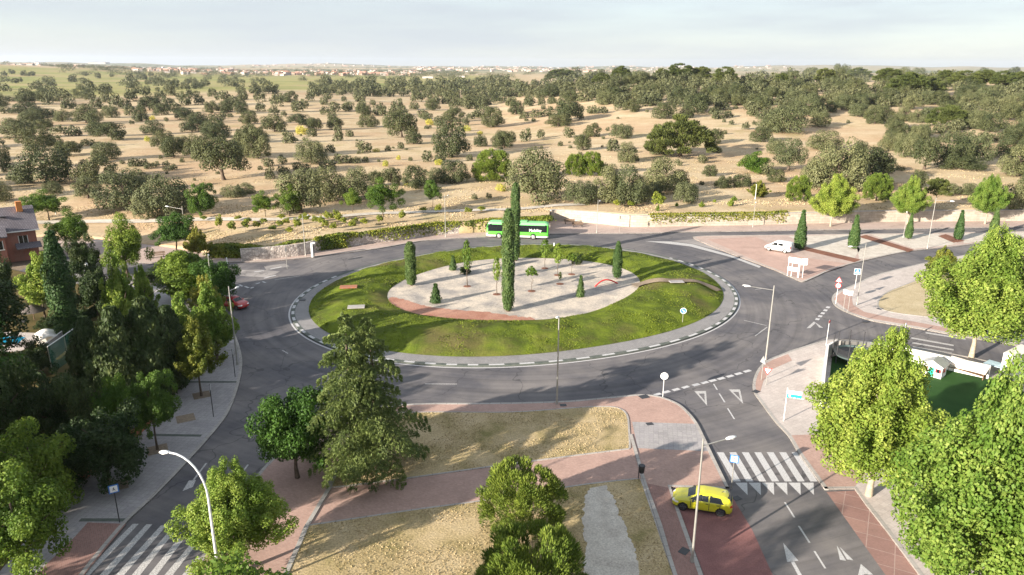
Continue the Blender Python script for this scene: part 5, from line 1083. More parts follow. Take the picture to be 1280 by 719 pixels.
for a in (1.4, -1.35):
    for s in (-1, 1): wheel(t, a, s * .79, .325, .2, M['hub'], s)
for s in (-1, 1): mb = MB(); mb.box((.95, s * 1.02, 1.12), (.14, .22, .2), M['plastic'], 0, .03); mb.build("wing_mirror", t)
# green bus
b0, b1 = G(608.5, 297.5, 0), G(686, 300, 0); BL = 11.0; bc = (b0 + b1) / 2 + Vector((0, 1.2, 0)); ang = math.atan2(b0.y - b1.y, b0.x - b1.x)
bl = (b1 - b0).length; t = thing("bus", "bright green single-deck bus passing behind the tall island cypresses", "bus", (bc.x, bc.y, 0), ang)
hb = height_to(G(650, 300, 0), 650, 279.5); hb = min(3.1, max(2.7, hb)); L = bl
keys = [(-L / 2, .5, 1.2, hb - .35, 1.05, .9), (-L / 2 + .12, .36, 1.22, hb - .12, 1.2, 1.05), (-L / 2 + .5, .32, 1.25, hb, 1.25, 1.12), (L / 2 - 1.0, .32, 1.25, hb, 1.25, 1.12), (L / 2 - .45, .32, 1.2, hb - .14, 1.23, 1.08), (L / 2 - .14, .36, 1.12, hb - .5, 1.16, 1.0), (L / 2, .46, 1.0, hb - 1.1, 1.0, .85)]
rows = loft_car(L, 2.5, SM(keys), None, None, None); wz = (L / 2 - 2.4, -L / 2 + 2.7)
def cl(x, y, z, nz):
    if any((x - a) ** 2 + (z - .48) ** 2 < .58 ** 2 for a in wz) and abs(y) > .8 and z < 1.05: return None
    if abs(y) > .85 and 1.3 < z < hb - .42 and -L / 2 + .25 < x < L / 2 - .35: return 'window#' + ('a' if y > 0 else 'b')
    if x > L / 2 - .6 and abs(y) < .98 and 1.15 < z < hb - .3: return 'windscreen'
    if x < -L / 2 + .3 and abs(y) < .9 and 1.4 < z < hb - .4: return 'rear_window'
    if z >= hb - .42: return 'roof'
    if z < .62: return 'skirt'
    if x > L / 2 - .2 and abs(y) > .6 and .7 < z < .9: return 'headlight#' + ('a' if y > 0 else 'b')
    return 'body'
car_parts(t, rows, cl, {'body': M['bus_green'], 'roof': M['bus_mint'], 'window#a': M['glass'], 'window#b': M['glass'], 'windscreen': M['glass'], 'rear_window': M['glass'], 'skirt': M['sign_white'], 'headlight#a': M['lamp_glass'], 'headlight#b': M['lamp_glass']})
mb = MB(); mb.box((0, 0, .6), (L - .6, 2.0, .5), M['plastic']); mb.build("chassis", t)
mb = MB(); mb.box((-.5, 0, hb + .07), (2.6, 1.5, .16), M['bus_mint'], 0, .05); mb.build("air_conditioner", t)
for a in wz:
    for s in (-1, 1): wheel(t, a, s * 1.09, .48, .28, M['hub'], s)
for s in (-1, 1): mb = MB(); mb.tube([(L / 2 - .3, s * 1.1, hb - .5), (L / 2 + .1, s * 1.4, hb - .55)], .025, M['plastic'], 6); mb.box((L / 2 + .1, s * 1.42, hb - .8), (.12, .22, .42), M['plastic'], 0, .03); mb.build("wing_mirror", t)
def text_mesh(body, size, mat, ext=.004, bold=0.0):
    cu = bpy.data.curves.new("lettering", 'FONT'); cu.body = body; cu.size = size; cu.extrude = ext; cu.offset = bold; cu.align_x = 'CENTER'; cu.align_y = 'CENTER'
    o = bpy.data.objects.new("tmp", cu); COL.objects.link(o); bpy.context.view_layer.update()
    me = bpy.data.meshes.new_from_object(o.evaluated_get(bpy.context.evaluated_depsgraph_get())); bpy.data.objects.remove(o); me.name = "lettering"; me.materials.clear(); me.materials.append(mat); return me
# the white lettering on the rear side glass faces the camera (local +y, since the bus drives to the left)
o = obj("lettering", text_mesh("Mobility", .7, M['sign_white'], .005, .006), t, (-L / 2 + 2.35, 1.262, 1.66)); o.rotation_euler = (R(82), 0, math.pi)
# ------------------------------------------------------------------ lamps
def lamp(label, bx, by, ty, arm=None, head=(.75, .28), rise=.15, tx=None, field=False, group=None, mat='metal', r=.075, curved=False, name="street_lamp", base=None):
    b = base if base is not None else (GT(bx, by) if field else G(bx, by, .12)); h = height_to(b, tx if tx is not None else bx, ty); t = thing(name, label, "lamp", b, 0, group)
    mb = MB()
    if curved:
        A = Vector(arm); pts = [Vector((0, 0, 0)), Vector((0, 0, h * .55)), Vector((0, 0, h * .72))]
        for k in range(1, 9): a = math.pi / 2 * k / 8; pts.append(Vector((A.x * (1 - math.cos(a)), A.y * (1 - math.cos(a)), h * .72 + h * .28 * math.sin(a))))
        mb.tube(pts, [r * 1.25, r, r * .9] + [r * .75] * 8, M[mat], 12); mb.build("pole", t); e = pts[-1]; dr = Vector((A.x, A.y, -.05)).normalized()
    else:
        mb.tube([(0, 0, 0), (0, 0, h)], [r * 1.2, r * .7], M[mat], 10); mb.build("pole", t)
        if arm is not None:
            A = Vector((arm[0], arm[1], rise)); e0 = Vector((0, 0, h - .5)); e = e0 + A; mb = MB(); mb.tube([e0, e], [r * .55, r * .45], M[mat], 8); mb.build("arm", t); dr = A.normalized()
        else: e = Vector((0, 0, h)); dr = Vector((-.5, -.8, .1)).normalized()
    mb = MB(); mb.tube([(0, 0, 0), (0, 0, .35)], [r * 1.9, r * 1.5], M[mat], 10); mb.build("base", t)
    if head:
        mb = MB(); q = dr.to_track_quat('X', 'Z').to_matrix(); n = 14; vs = []; fs = []
        prof = [(0, .35, .05), (.12, .8, .09), (.4, 1, .12), (.75, .9, .1), (.95, .5, .05), (1, .15, .02)]
        for (u, w_, hh_) in prof:
            for k in range(n): a = 6.2832 * k / n; vs.append(e + q @ Vector((u * head[0], math.cos(a) * w_ * head[1] / 2, math.sin(a) * hh_ * (1 if math.sin(a) > 0 else .5))))
        for i in range(len(prof) - 1):
            for k in range(n): j = (k + 1) % n; fs.append((i * n + k, i * n + j, i * n + n + j, i * n + n + k))
        fs += [tuple(range(n - 1, -1, -1)), tuple(range((len(prof) - 1) * n, len(prof) * n))]
        mb.add(vs, fs, M['metal_white'], True); hd = mb.build("lamp_head", t)
        mb = MB(); c = e + dr * head[0] * .55 + Vector((0, 0, -.065)); mb.sphere(c, head[1] * .38, M['lamp_glass'], 8, (1.5, 1, .3)); mb.build("lens", hd)
    return t
lamp("grey lamp post with a short head on the southern edge of the ring", 696, 505, 396, None, (.55, .25), tx=697.5)
lamp("tall lamp post with one arm over the ring, beside the give-way sign", 957, 450, 357, (-2.3, .25), (.9, .36), .3, 966)
lamp("lamp post with one arm over the crossing, next to the yellow car", 865, 702, 548, (1.55, .6), (.75, .28), .12, 878)
lb = G(278, 752, .12); lamp("white lamp with a swan-neck top rising in front of the near left tree", 278, 752, 569, (-1.9, .25), (.62, .3), tx=262, mat='metal_white', curved=True, base=lb)
lamp("slim lamp post with a thin arm at the eastern tongue", 1071, 381, 304, (-1.7, -.1), (.6, .2), .05, 1078, r=.05)
lamp("lamp post with one arm standing in the pale gravel bed", 1159, 311, 247, (1.9, -.9), (.7, .25), .05, 1166, r=.06)
lamp("lamp post rising out of the trees at the western road", 268, 385, 318, (-.3, .8), (.5, .2), .1, 265, r=.065)
lamp("dark lamp post on the western pavement beside the bicycle rack", 297, 456, 358, (.4, .6), (.5, .2), .1, 288)
lamp("lamp post with one arm behind the leaning street tree", 233, 302, 258, (-2.4, .3), (.7, .25), .35, 229, r=.06)
lamp("pale lamp post behind the brick house", 70, 268, 246, (-1.2, .4), (.6, .25), .35, 66, True, r=.07)
lamp("slim lamp post standing before the ivy wall", 382, 320, 268, (.5, .9), (.5, .2), .1, 380, r=.06)
lamp("thin lamp post left of the bus by the rubble wall", 557, 296.5, 243, (.4, .9), (.5, .2), .1, 556, r=.055)
lamp("thin lamp post right of the bus on the northern pavement", 746, 291, 250, (.4, .9), (.5, .2), .1, 747, r=.055)
lamp("thin lamp post on the northern pavement above the van's bonnet", 941, 284, 252, (.4, .9), (.5, .2), .1, 942, r=.05)
lamp("white lamp post standing up in the pasture above the pale wall", 944, 249, 231, None, (.5, .25), tx=944, field=True, r=.07, mat='metal_white')
lamp("thin lamp post near the middle lime plane", 1129, 297, 264, (.4, .9), (.4, .2), .1, 1132, r=.05)
for lab, x, y, ty in [("upper white globe lamp before the dark garden evergreen", 114, 345, 314), ("lower white globe lamp half hidden by the magnolia", 112, 358, 329), ("white globe lamp under the bright lime tree", 133, 388, 363), ("white globe lamp beside the clipped garden hedge", 143.5, 412, 386)]:
    b = G(x, y, .1); h = height_to(b, x, ty); t = thing("garden_lamp", lab, "lamp", b); mb = MB(); mb.tube([(0, 0, 0), (0, 0, h - .3)], .04, M['metal_dark'], 8); mb.build("pole", t); mb = MB(); mb.sphere((0, 0, h - .22), .26, M['lamp_glass'], 12); mb.build("lamp_globe", t)
# ------------------------------------------------------------------ signs
def facing(b): return math.atan2(-b.x, b.y) * 0 + math.atan2(b.x, -b.y) + math.pi / 2   # local -y looks at the viewer's side
def sign(label, bx, by, tops, rz, name="traffic_sign", r=.035, post='metal', z=.12, post_h=None):
    "tops: (shape, size, row of the plate centre, colours)"
    b = G(bx, by, z); t = thing(name, label, "sign", b, rz); hs = [height_to(b, bx, q[2]) for q in tops]; top = max(h + q[1] * .5 for h, q in zip(hs, tops)) if post_h is None else post_h
    mb = MB(); mb.tube([(0, 0, 0), (0, 0, top)], r, M[post], 8); mb.build("post", t)
    for h, (shape, s, _, cols) in zip(hs, tops):
        mb = MB(); y = -r - .015
        def plate(sc, yy, m):
            if shape == 'disc': P = [(math.cos(6.2832 * k / 28) * s / 2 * sc, math.sin(6.2832 * k / 28) * s / 2 * sc) for k in range(28)]
            elif shape == 'tri': P = [(math.cos(a) * s * .58 * sc, math.sin(a) * s * .58 * sc) for a in (math.pi / 2, math.pi / 2 + 2.0944, math.pi / 2 + 4.1888)]
            elif shape == 'yield': P = [(math.cos(a) * s * .58 * sc, math.sin(a) * s * .58 * sc) for a in (-math.pi / 2, -math.pi / 2 + 2.0944, -math.pi / 2 + 4.1888)]
            else: P = [(-s / 2 * sc, -s / 2 * sc), (s / 2 * sc, -s / 2 * sc), (s / 2 * sc, s / 2 * sc), (-s / 2 * sc, s / 2 * sc)]
            n = len(P); mb.add([(x, yy, h + q) for x, q in P] + [(x, yy + .012, h + q) for x, q in P], [tuple(range(n)), tuple(range(2 * n - 1, n - 1, -1))] + [(i, i + n, (i + 1) % n + n, (i + 1) % n) for i in range(n)], m)
        plate(1, y, M[cols[0]])
        if len(cols) > 1: plate(.88 if cols[0] == 'sign_white' else .74, y - .006, M[cols[1]])
        pl = mb.build("plate", t)
        if len(cols) > 2:
            mb = MB(); yy = y - .012; k = s
            if cols[2] == 'cross':   # walking figure in a triangle on blue
                mb.add([(0, yy, h + .36 * k), (-.34 * k, yy, h - .26 * k), (.34 * k, yy, h - .26 * k)], [(0, 1, 2)], M['sign_white']); yy -= .006
                for P in ([(-.04, .12), (.04, .12), (.05, .19), (-.03, .2)], [(-.06, -.02), (.05, -.02), (.05, .11), (-.05, .11)], [(-.14, -.2), (-.08, -.2), (.0, -.02), (-.06, -.02)], [(.1, -.2), (.15, -.18), (.06, -.0), (.0, -.02)], [(-.13, .02), (-.1, .0), (-.03, .09), (-.05, .11)]): mb.add([(a * k, yy, h + q * k) for a, q in P], [(0, 1, 2, 3)], M['sign_black'])
            elif cols[2] == 'arrow':
                for P in ([(-.22, .14), (-.14, .22), (.12, -.05), (.05, -.12)], [(.2, -.22), (.2, .04), (.12, -.04), (-.06, -.22)]): mb.add([(a * k, yy, h + q * k) for a, q in P], [(0, 1, 2, 3)], M['sign_white'])
            elif cols[2] == 'ring':   # speed limit style dark numerals are unreadable in the photo: only the hazard mark of the triangle
                mb.box((0, yy, h), (.05 * k, .004, .3 * k), M['sign_black'])
            mb.build("symbol", pl)
    return t
def look(bx, by, z=.12):
    b = G(bx, by, z); return math.atan2(b.y, b.x) - math.pi / 2      # local -y towards the camera
sign("round blue keep-right sign on the island's grass", 853, 404, [('disc', .75, 388.5, ('sign_white', 'sign_blue', 'arrow'))], look(853, 404), z=.2)
sign("round sign seen from its pale back at the tip of the brick plaza", 828.5, 496, [('disc', .72, 470, ('sign_white',))], look(828, 496) + .1, post='metal_white')
sign("red-rimmed inverted triangle sign at the south-eastern corner", 957.5, 481, [('yield', .85, 463, ('sign_red', 'sign_white'))], look(957, 481) + .2)
sign("grey sign back beside the inverted triangle sign", 951.5, 475.5, [('tri', .9, 451, ('sign_grey',))], look(951, 475) - .9)
sign("warning triangle above a round sign at the eastern tongue", 1044.5, 380, [('tri', .85, 350.3, ('sign_red', 'sign_white', 'ring')), ('disc', .75, 357, ('sign_red', 'sign_white'))], look(1045, 380), post='metal_white')
sign("square blue and white sign on a tall post beside the eastern lamp", 1068.5, 361, [('sq', .85, 339.5, ('sign_white', 'sign_blue', 'cross'))], look(1069, 361) + .3, post='metal_white')
sign("left of two low white signs at the eastern tongue", 1054, 388, [('sq', .6, 365, ('sign_white',))], look(1054, 388) - .5)
sign("right of two low white signs at the eastern tongue", 1059.5, 391, [('sq', .6, 366.5, ('sign_white',))], look(1060, 391) + .5)
sign("blue pedestrian crossing sign on the shaded western pavement", 149.5, 653, [('sq', .62, 611, ('sign_blue', 'sign_white', 'cross'))], look(149, 653), post='metal_dark')
sign("blue pedestrian crossing sign at the southern zebra crossing", 914, 611, [('sq', .62, 573.5, ('sign_blue', 'sign_white', 'cross'))], look(913, 611))
sign("blue sign at the end of the ivy hedge", 269, 320, [('sq', .9, 308, ('sign_blue', 'sign_white'))], look(269, 320))
sign("white post of a sign seen edge-on at the eastern crossing", 1129, 425, [('sq', .6, 407, ('sign_blue', 'sign_white', 'cross'))], look(1129, 425) + 1.45, post='metal_white')
sign("slim sign post on the grey western pavement", 267, 521, [('disc', .6, 484, ('sign_grey',))], look(267, 521) + 1.4, post='metal_dark')
sign("slim sign post beside the bicycle rack", 294, 471, [('disc', .6, 440, ('sign_grey',))], look(294, 471) + 1.4, post='metal_dark')
sign("thin sign post at the splitter of the western road", 359, 336, [('sq', .7, 312, ('sign_grey',))], look(359, 336) + 1.3)
sign("slim post with an orange banded marker by the white garden wall", 1032.5, 432, [('sq', .35, 402, ('sign_red',))], look(1032, 432) + 1.2, post='metal_white')
sign("thin sign post on the northern pavement facing the bus", 774, 290.5, [('sq', .6, 272, ('sign_grey',))], look(774, 290) + 1.2)
# direction sign: white band over a green band
b = G(979.5, 526, .12); t = thing("direction_sign", "white and green direction sign on the south-eastern pavement", "sign", b, look(980, 526) + .05); h1 = height_to(b, 985, 489.5); h2 = height_to(b, 985, 494)
mb = MB(); mb.tube([(0, 0, 0), (0, 0, h1 + .35)], .045, M['metal_white'], 8); mb.build("post", t)
x1 = width_at(b, 17)
for nm, hz, ht, m_ in (("upper_panel", h1, .34, 'sign_white'), ("lower_panel", h2, .36, 'sign_green')):
    mb = MB(); mb.box((x1 / 2, -.07, hz), (x1, .03, ht), M[m_], 0, .01); pn = mb.build(nm, t)
    mb = MB()
    if m_ == 'sign_green':
        for k in range(4): mb.box((.35 + k * .3, -.088, hz - .13), (.22, .004, .05), M['sign_white'])
        mb.box((.22, -.088, hz + .03), (.16, .004, .18), M['sign_white'])
    else:
        mb.box((x1 - .25, -.088, hz), (.1, .004, .12), M['sign_black']); mb.box((x1 - .52, -.088, hz - .03), (.12, .004, .05), M['sign_black'])
    mb.build("marking", pn)
# white notice boards at the tip of the north-eastern plaza
b = G(991, 346, .12); t = thing("notice_board", "pair of white notice boards on four legs at the plaza tip", "sign", b, look(991, 346) - .25); wB = width_at(b, 13.5); hT = height_to(b, 991, 325.5); hM = height_to(b, 991, 336.5)
for x in (-wB / 2, -wB / 6, wB / 6 + .4, wB / 2): mb = MB(); mb.tube([(x, 0, 0), (x, 0, hT + .25)], .05, M['metal_white'], 8); mb.build("leg", t)
mb = MB(); mb.box((-.05, -.08, hT), (wB * 1.02, .05, .85), M['sign_white'], 0, .02); mb.build("panel", t); mb = MB(); mb.box((-.05, -.08, hM), (wB * 1.02, .05, .6), M['sign_white'], 0, .02); mb.build("panel", t)
mb = MB(); mb.box((wB / 2 + .55, .15, hT - .05), (.9, .05, 1.0), M['sign_white'], .5, .02); mb.tube([(wB / 2 + .5, .2, 0), (wB / 2 + .5, .2, hT)], .045, M['metal_white'], 8); mb.build("side_panel", t)
# grey totem at the ivy wall
b = G(391, 321.5, .12); h = height_to(b, 391, 303); t = thing("information_totem", "grey totem post with a hooked top before the ivy wall", "post", b); mb = MB(); mb.box((0, 0, h / 2), (.35, .5, h), M['metal_white'], 0, .04); mb.build("post", t); mb = MB(); mb.box((.22, -.05, h - .1), (.75, .5, .2), M['metal_white'], 0, .05); mb.build("hood", t); mb = MB(); mb.box((.2, 0, h * .45), (.12, .42, h * .7), M['metal_dark']); mb.build("painted_shade", t)  # dark box on the totem's right side is painted-in shade
mb = MB(); mb.tube([(0, 0, 0), (0, 0, .9), (0, 0, 1.0)], [.09, .09, .03], M['metal_white'], 10); o = mb.build("bollard"); o.location = G(284, 329.5, .12); tag(o, "short white bollard at the kerb of the western road", "bollard")
mb = MB(); mb.tube([(0, 0, 0), (0, 0, 1.1), (0, 0, 1.2)], [.09, .09, .03], M['metal_white'], 10); o = mb.build("bollard"); o.location = G(692.5, 312, .3); tag(o, "white marker post on the island edge behind the bus", "bollard")
# litter bin, bicycle rack, benches, covers
b = G(798, 598, .14); t = thing("litter_bin", "dark litter bin on a post at the edge of the lawns", "bin", b, .3); mb = MB(); mb.tube([(0, 0, 0), (0, 0, 1.15)], .035, M['metal_dark'], 8); mb.build("post", t); mb = MB(); mb.tube([(.24, 0, .45), (.24, 0, .6), (.24, 0, 1.05)], [.17, .2, .24], M['plastic'], 14); mb.build("bucket", t); mb = MB(); mb.tube([(.24, 0, 1.05), (.24, 0, 1.09)], [.26, .22], M['metal_dark'], 14); mb.build("rim", t)
b = G(283, 447, .12); t = thing("bicycle_rack", "grey bicycle rack of parallel hoops on the western pavement", "bicycle rack", b, .1)
for k in range(6): mb = MB(); y = k * .42; mb.tube([(-.75, y, 0), (-.75, y, .7), (-.65, y, .8), (.65, y, .8), (.75, y, .7), (.75, y, 0)], .028, M['metal'], 8); mb.build("hoop", t)
for s in (-.75, .75): mb = MB(); mb.tube([(s, -.1, .04), (s, 2.2, .04)], .03, M['metal'], 8); mb.build("rail", t)
def bench(label, bx, by, rz, f=1.0):
    b = G(bx, by, .12); t = thing("bench", label, "bench", b, rz)
    for k in range(3): mb = MB(); mb.box((0, -.2 + k * .17, .46), (2.2 * f, .14, .05), M['wood'], 0, .01); mb.build("seat_slat", t)
    for k in range(2): mb = MB(); mb.box((0, .27 + k * .05, .66 + k * .18), (2.2 * f, .04, .14), M['wood'], 0, .01); mb.build("backrest_slat", t)
    for s in (-.85, .85): mb = MB(); mb.box((s * f, 0, .22), (.08, .45, .44), M['metal_dark']); mb.tube([(s * f, .24, .4), (s * f, .34, .95)], .03, M['metal_dark'], 6); mb.build("leg", t)
bench("front bench of the pair on the paved recess right of the bus", 722, 284, .1); bench("rear bench of the pair on the paved recess right of the bus", 712, 280, .1); bench("bench against the pale wall under the golden ivy", 898, 279.5, 0); bench("bench on the western road corner near the small pale shrub", 197.5, 322, .4)
for i, (x, y, s) in enumerate([(805, 496, .9), (812, 530, .6), (855, 689, .7), (704, 506.5, .6), (921, 623, .6), (945, 489.5, .7), (1082, 402, .7), (1100, 386, .8)]):
    mb = MB(); mb.box((0, 0, .004), (s, s * .8, .02), M['metal_dark'], rnd.random(), .004); o = mb.build("drain_cover"); o.location = G(x, y, .125 if i not in (4,) else .008) ; o.location.z += .006
    tag(o, ["dark drain cover on the ring kerb of the brick plaza", "dark cover where brick meets grey slabs on the plaza", "dark cover on the brick strip near the arm lamp's foot", "dark cover beside the short-headed lamp post", "dark drain grate on the road edge near the yellow car", "dark grate on the south-eastern corner kerb", "dark grate at the kerb of the eastern tongue", "dark cover beside the dry grass plot of the tongue"][i], "drain cover")
# island furniture
for lab, x, y, sx, sy, m_, nm in [("orange board lying on the island's western grass", 436, 362.5, 2.3, 1.3, 'orange_brick', "board"), ("grey concrete slab set in the island's western grass", 445.5, 386.5, 2.1, 1.2, 'concrete', "slab")]:
    b = G(x, y, .9); mb = MB(); mb.box((0, 0, .05), (sx, sy, .12), M[m_], .15, .02); o = mb.build(nm); o.location = (b.x, b.y, lawn_h(b.x, b.y) + .12); tag(o, lab, "board" if nm == "board" else "slab")
b = G(845.5, 353.5, 1.2); mb = MB(); mb.box((0, 0, .03), (2.0, 1.0, .1), M['slabs'], .1, .02); o = mb.build("slab"); o.location = (b.x, b.y, lawn_h(b.x, b.y) + .2); tag(o, "bluish grey slab on the trodden path of the island", "slab")
b = G(758, 356.5, .46); mb = MB(); n = 12; mb.tube([(-1.9 + 3.8 * k / n, 0, .02 + .75 * math.sin(math.pi * k / n)) for k in range(n + 1)], .1, M['sign_red'], 8); o = mb.build("play_arch"); o.location = b; o.rotation_euler = (R(-25), 0, .45); tag(o, "low red arched bar on the island gravel before the right cypress", "arch")
mb = MB(); mb.disc((0, 0, .02), .45, (0, 0, 1), .04, M['metal_dark'], 18); o = mb.build("manhole_cover"); o.location = G(378, 375, .15); tag(o, "round dark manhole cover on the island apron", "manhole cover")
# ------------------------------------------------------------------ south-eastern garden
struct(sheet("lawn", W([(1035, 492), (1040, 446), (1060, 440), (1140, 452), (1190, 463), (1270, 480), (1330, 540), (1230, 600), (1120, 560), (1040, 520)], .14), .14, M['turf']))
gw = W([(1027, 512), (1030, 480), (1034, 447)], .12) + W([(1045, 441), (1080, 443), (1120, 449), (1150, 455), (1185, 463), (1235, 474)], .12)
t = thing("garden_wall", "white rendered garden wall round the trampoline lawn", "wall", (gw[0].x, gw[0].y, .1)); band("wall_face", [p - gw[0] for p in gw], .25, 1.45, M['white'], 1.5, side=1, parent=t)
b = G(1068, 452, .14); t = thing("trampoline", "round dark trampoline with black safety net posts behind the white wall", "trampoline", b); rT = 2.25
mb = MB(); mb.tube([(0, 0, .92), (0, 0, .93)], rT * .82, M['metal_dark'], 36); mb.build("mat", t)
mb = MB(); n = 40; mb.tube([(math.cos(6.2832 * k / n) * rT * .91, math.sin(6.2832 * k / n) * rT * .91, .93) for k in range(n + 1)], .2, M['sign_green'] if 0 else plain('trampoline_pad', (.07, .1, .1), .5), 6, False); pd = mb.build("edge_pad", t); pd.scale = (1, 1, 1)
m, nt, bb = new_mat('black_netting'); bb.inputs["Base Color"].default_value = (.015, .015, .017, 1); bb.inputs["Roughness"].default_value = .9
wvx = noise_n(nt, 60, 1); tp = nd(nt, "ShaderNodeBsdfTransparent"); mx = nd(nt, "ShaderNodeMixShader"); mx.inputs[0].default_value = .6; lk(nt, tp.outputs[0], mx.inputs[1]); lk(nt, bb.outputs[0], mx.inputs[2]); lk(nt, mx.outputs[0], [q for q in nt.nodes if q.type == 'OUTPUT_MATERIAL'][0].inputs[0]); M['net'] = m
mb = MB(); n = 36
mb.add([(math.cos(6.2832 * k / n) * rT, math.sin(6.2832 * k / n) * rT, z) for k in range(n) for z in (.95, 1.75)], [(2 * k, (2 * k + 2) % (2 * n), (2 * k + 3) % (2 * n), 2 * k + 1) for k in range(n)], M['net'], True); mb.build("safety_net", t)
for k in range(10): a = 6.2832 * k / 10 + .2; mb = MB(); mb.tube([(math.cos(a) * rT, math.sin(a) * rT, 0), (math.cos(a) * rT, math.sin(a) * rT, 2.75)], .05, M['metal_dark'], 8); mb.build("net_post", t)
b = G(1166, 468, .14); t = thing("playhouse", "white toy playhouse with red shutters on the green lawn", "playhouse", b, look(1166, 468) - .25)
mb = MB(); mb.box((0, 0, .65), (1.9, 1.5, 1.3), M['white']); mb.add([(-.95, -.75, 1.3), (.95, -.75, 1.3), (0, -.75, 1.75), (-.95, .75, 1.3), (.95, .75, 1.3), (0, .75, 1.75)], [(0, 1, 2), (5, 4, 3)], M['white']); mb.build("walls", t)
mb = MB(); mb.add([(-1.1, -.9, 1.25), (0, -.9, 1.8), (0, .9, 1.8), (-1.1, .9, 1.25), (1.1, -.9, 1.25), (1.1, .9, 1.25), (-1.1, -.9, 1.19), (0, -.9, 1.74), (0, .9, 1.74), (-1.1, .9, 1.19), (1.1, -.9, 1.19), (1.1, .9, 1.19)], [(0, 1, 2, 3), (1, 4, 5, 2), (9, 8, 7, 6), (8, 11, 10, 7), (0, 6, 7, 1), (1, 7, 10, 4), (3, 2, 8, 9), (2, 5, 11, 8), (0, 3, 9, 6), (4, 10, 11, 5)], M['sign_grey']); mb.build("roof", t)
mb = MB(); mb.box((.0, -.76, .5), (.5, .03, .95), M['sign_green']); mb.build("door", t)
for x in (-.62, .62):
    mb = MB(); mb.box((x, -.76, .75), (.3, .03, .4), M['glass']); wn = mb.build("window", t); mb = MB()
    for s in (-1, 1): mb.box((x + s * .2, -.775, .75), (.12, .03, .42), M['sign_red'])
    mb.build("shutter", wn)
mb = MB(); mb.box((.975, 0, .75), (.03, .5, .45), M['sign_red']); mb.build("shutter", t)
b = G(1208, 468, .14); t = thing("garden_bench", "long beige covered garden bench behind the playhouse", "bench", b, look(1208, 468) - .3); mb = MB(); mb.add([(-1.8, -.5, .75), (1.8, -.5, .75), (1.8, .45, 1.35), (-1.8, .45, 1.35), (-1.8, -.5, .69), (1.8, -.5, .69), (1.8, .45, 1.29), (-1.8, .45, 1.29)], [(0, 1, 2, 3), (7, 6, 5, 4), (0, 4, 5, 1), (1, 5, 6, 2), (2, 6, 7, 3), (3, 7, 4, 0)], mottled('beige_canvas', [(.3, (.5, .43, .37)), (.7, (.6, .53, .46))], 2)); mb.build("cover", t)
mb = MB(); mb.box((0, -.15, .4), (3.2, .5, .06), M['wood']); mb.build("seat", t)
for x in (-1.6, 1.6): mb = MB(); mb.box((x, .1, .35), (.08, .9, .7), M['wood']); mb.build("leg", t)
b = G(1243, 468, .14); t = thing("garden_table", "pale blue table top beside the white garden building", "table", b, look(1243, 468) - .3); mb = MB(); mb.box((0, 0, 1.1), (1.9, 1.5, .06), plain('blue_top', (.42, .55, .62), .4), 0, .01); mb.build("table_top", t)
for x in (-.8, .8):
    for y in (-.6, .6): mb = MB(); mb.box((x, y, .54), (.06, .06, 1.07), M['metal_dark']); mb.build("leg", t)
b = G(1275, 474, .12); t = thing("garden_building", "white garden building with a grey tiled roof at the right edge", "building", (b.x + 1.5, b.y + .3, .1), look(1275, 474) - .3); mb = MB(); mb.box((0, 0, 1.25), (4.6, 4, 2.5), M['white']); mb.build("wall", t)
M['tile'] = paved('roof_tiles', (.2, .18, .2), (.15, .135, .155), (.08, .075, .08), .35, .3, R(30), msize=.03)
mb = MB(); mb.add([(-1.0, -2.2, 2.5), (2.6, -2.2, 2.5), (2.6, 2.3, 2.5), (-1.0, 2.3, 2.5), (.2, -.6, 3.4), (1.6, .6, 3.4)], [(0, 1, 5, 4), (1, 2, 5), (2, 3, 4, 5), (3, 0, 4), (3, 2, 1, 0)], M['tile']); mb.build("roof", t)
# ------------------------------------------------------------------ brick house, pool garden
hb_ = G(12, 330, .1); rzh = R(-52)
t = thing("brick_house", "red brick house with a slate roof and an orange chimney", "house", (hb_.x - 3.3, hb_.y + 3.0, .1), rzh)
Wx, Wy, E_, RG = 7.0, 10.0, 5.2, 8.2
mb = MB(); x, y = Wx / 2, Wy / 2
mb.add([(-x, -y, 0), (x, -y, 0), (x, y, 0), (-x, y, 0), (-x, -y, E_), (x, -y, E_), (x, y, E_), (-x, y, E_), (0, -y, RG - .2), (0, y, RG - .2)], [(0, 1, 5, 8, 4), (2, 3, 7, 9, 6), (1, 2, 6, 5), (3, 0, 4, 7)], M['house_brick']); mb.build("wall", t)
def gable(t, x0, x1, y0, y1, e, r_, m_, name="roof"):
    mb = MB(); c = (x0 + x1) / 2
    top = [(x0, y0, e), (c, y0, r_), (c, y1, r_), (x0, y1, e), (x1, y0, e), (x1, y1, e)]; bot = [(a, q, z - .18) for a, q, z in top]
    mb.add(top + bot, [(0, 1, 2, 3), (1, 4, 5, 2), (9, 8, 7, 6), (8, 11, 10, 7), (0, 6, 7, 1), (1, 7, 10, 4), (3, 2, 8, 9), (2, 5, 11, 8), (0, 3, 9, 6), (4, 10, 11, 5)], m_); return mb.build(name, t)
rf = gable(t, -x - .6, x + .6, -y - .5, y + .5, E_ - .25, RG, M['tile'])
mb = MB(); mb.box((1.0, 3.6, RG + .1), (.8, .8, 1.6), plain('chimney_orange', (.55, .2, .05), .8)); mb.build("chimney", rf)
mb = MB(); mb.box((1.9, 1.0, 7.05), (.8, 1.2, .1), M['metal_dark']); mb.build("skylight", rf)
mb = MB()
for s in (-1, 1): mb.box((s * (x + .66), 0, E_ - .32), (.14, Wy + 1.1, .16), M['metal_white'])
mb.build("gutter", t)
mb = MB(); mb.box((x + 1.3, -1.6, 2.4), (2.6, 4.6, 4.8), M['house_brick']); mb.build("wing_wall", t); gw_ = gable(t, x - 1.2, x + 3.0, -4.3, 1.1, 4.75, 6.2, M['tile'], "wing_roof")
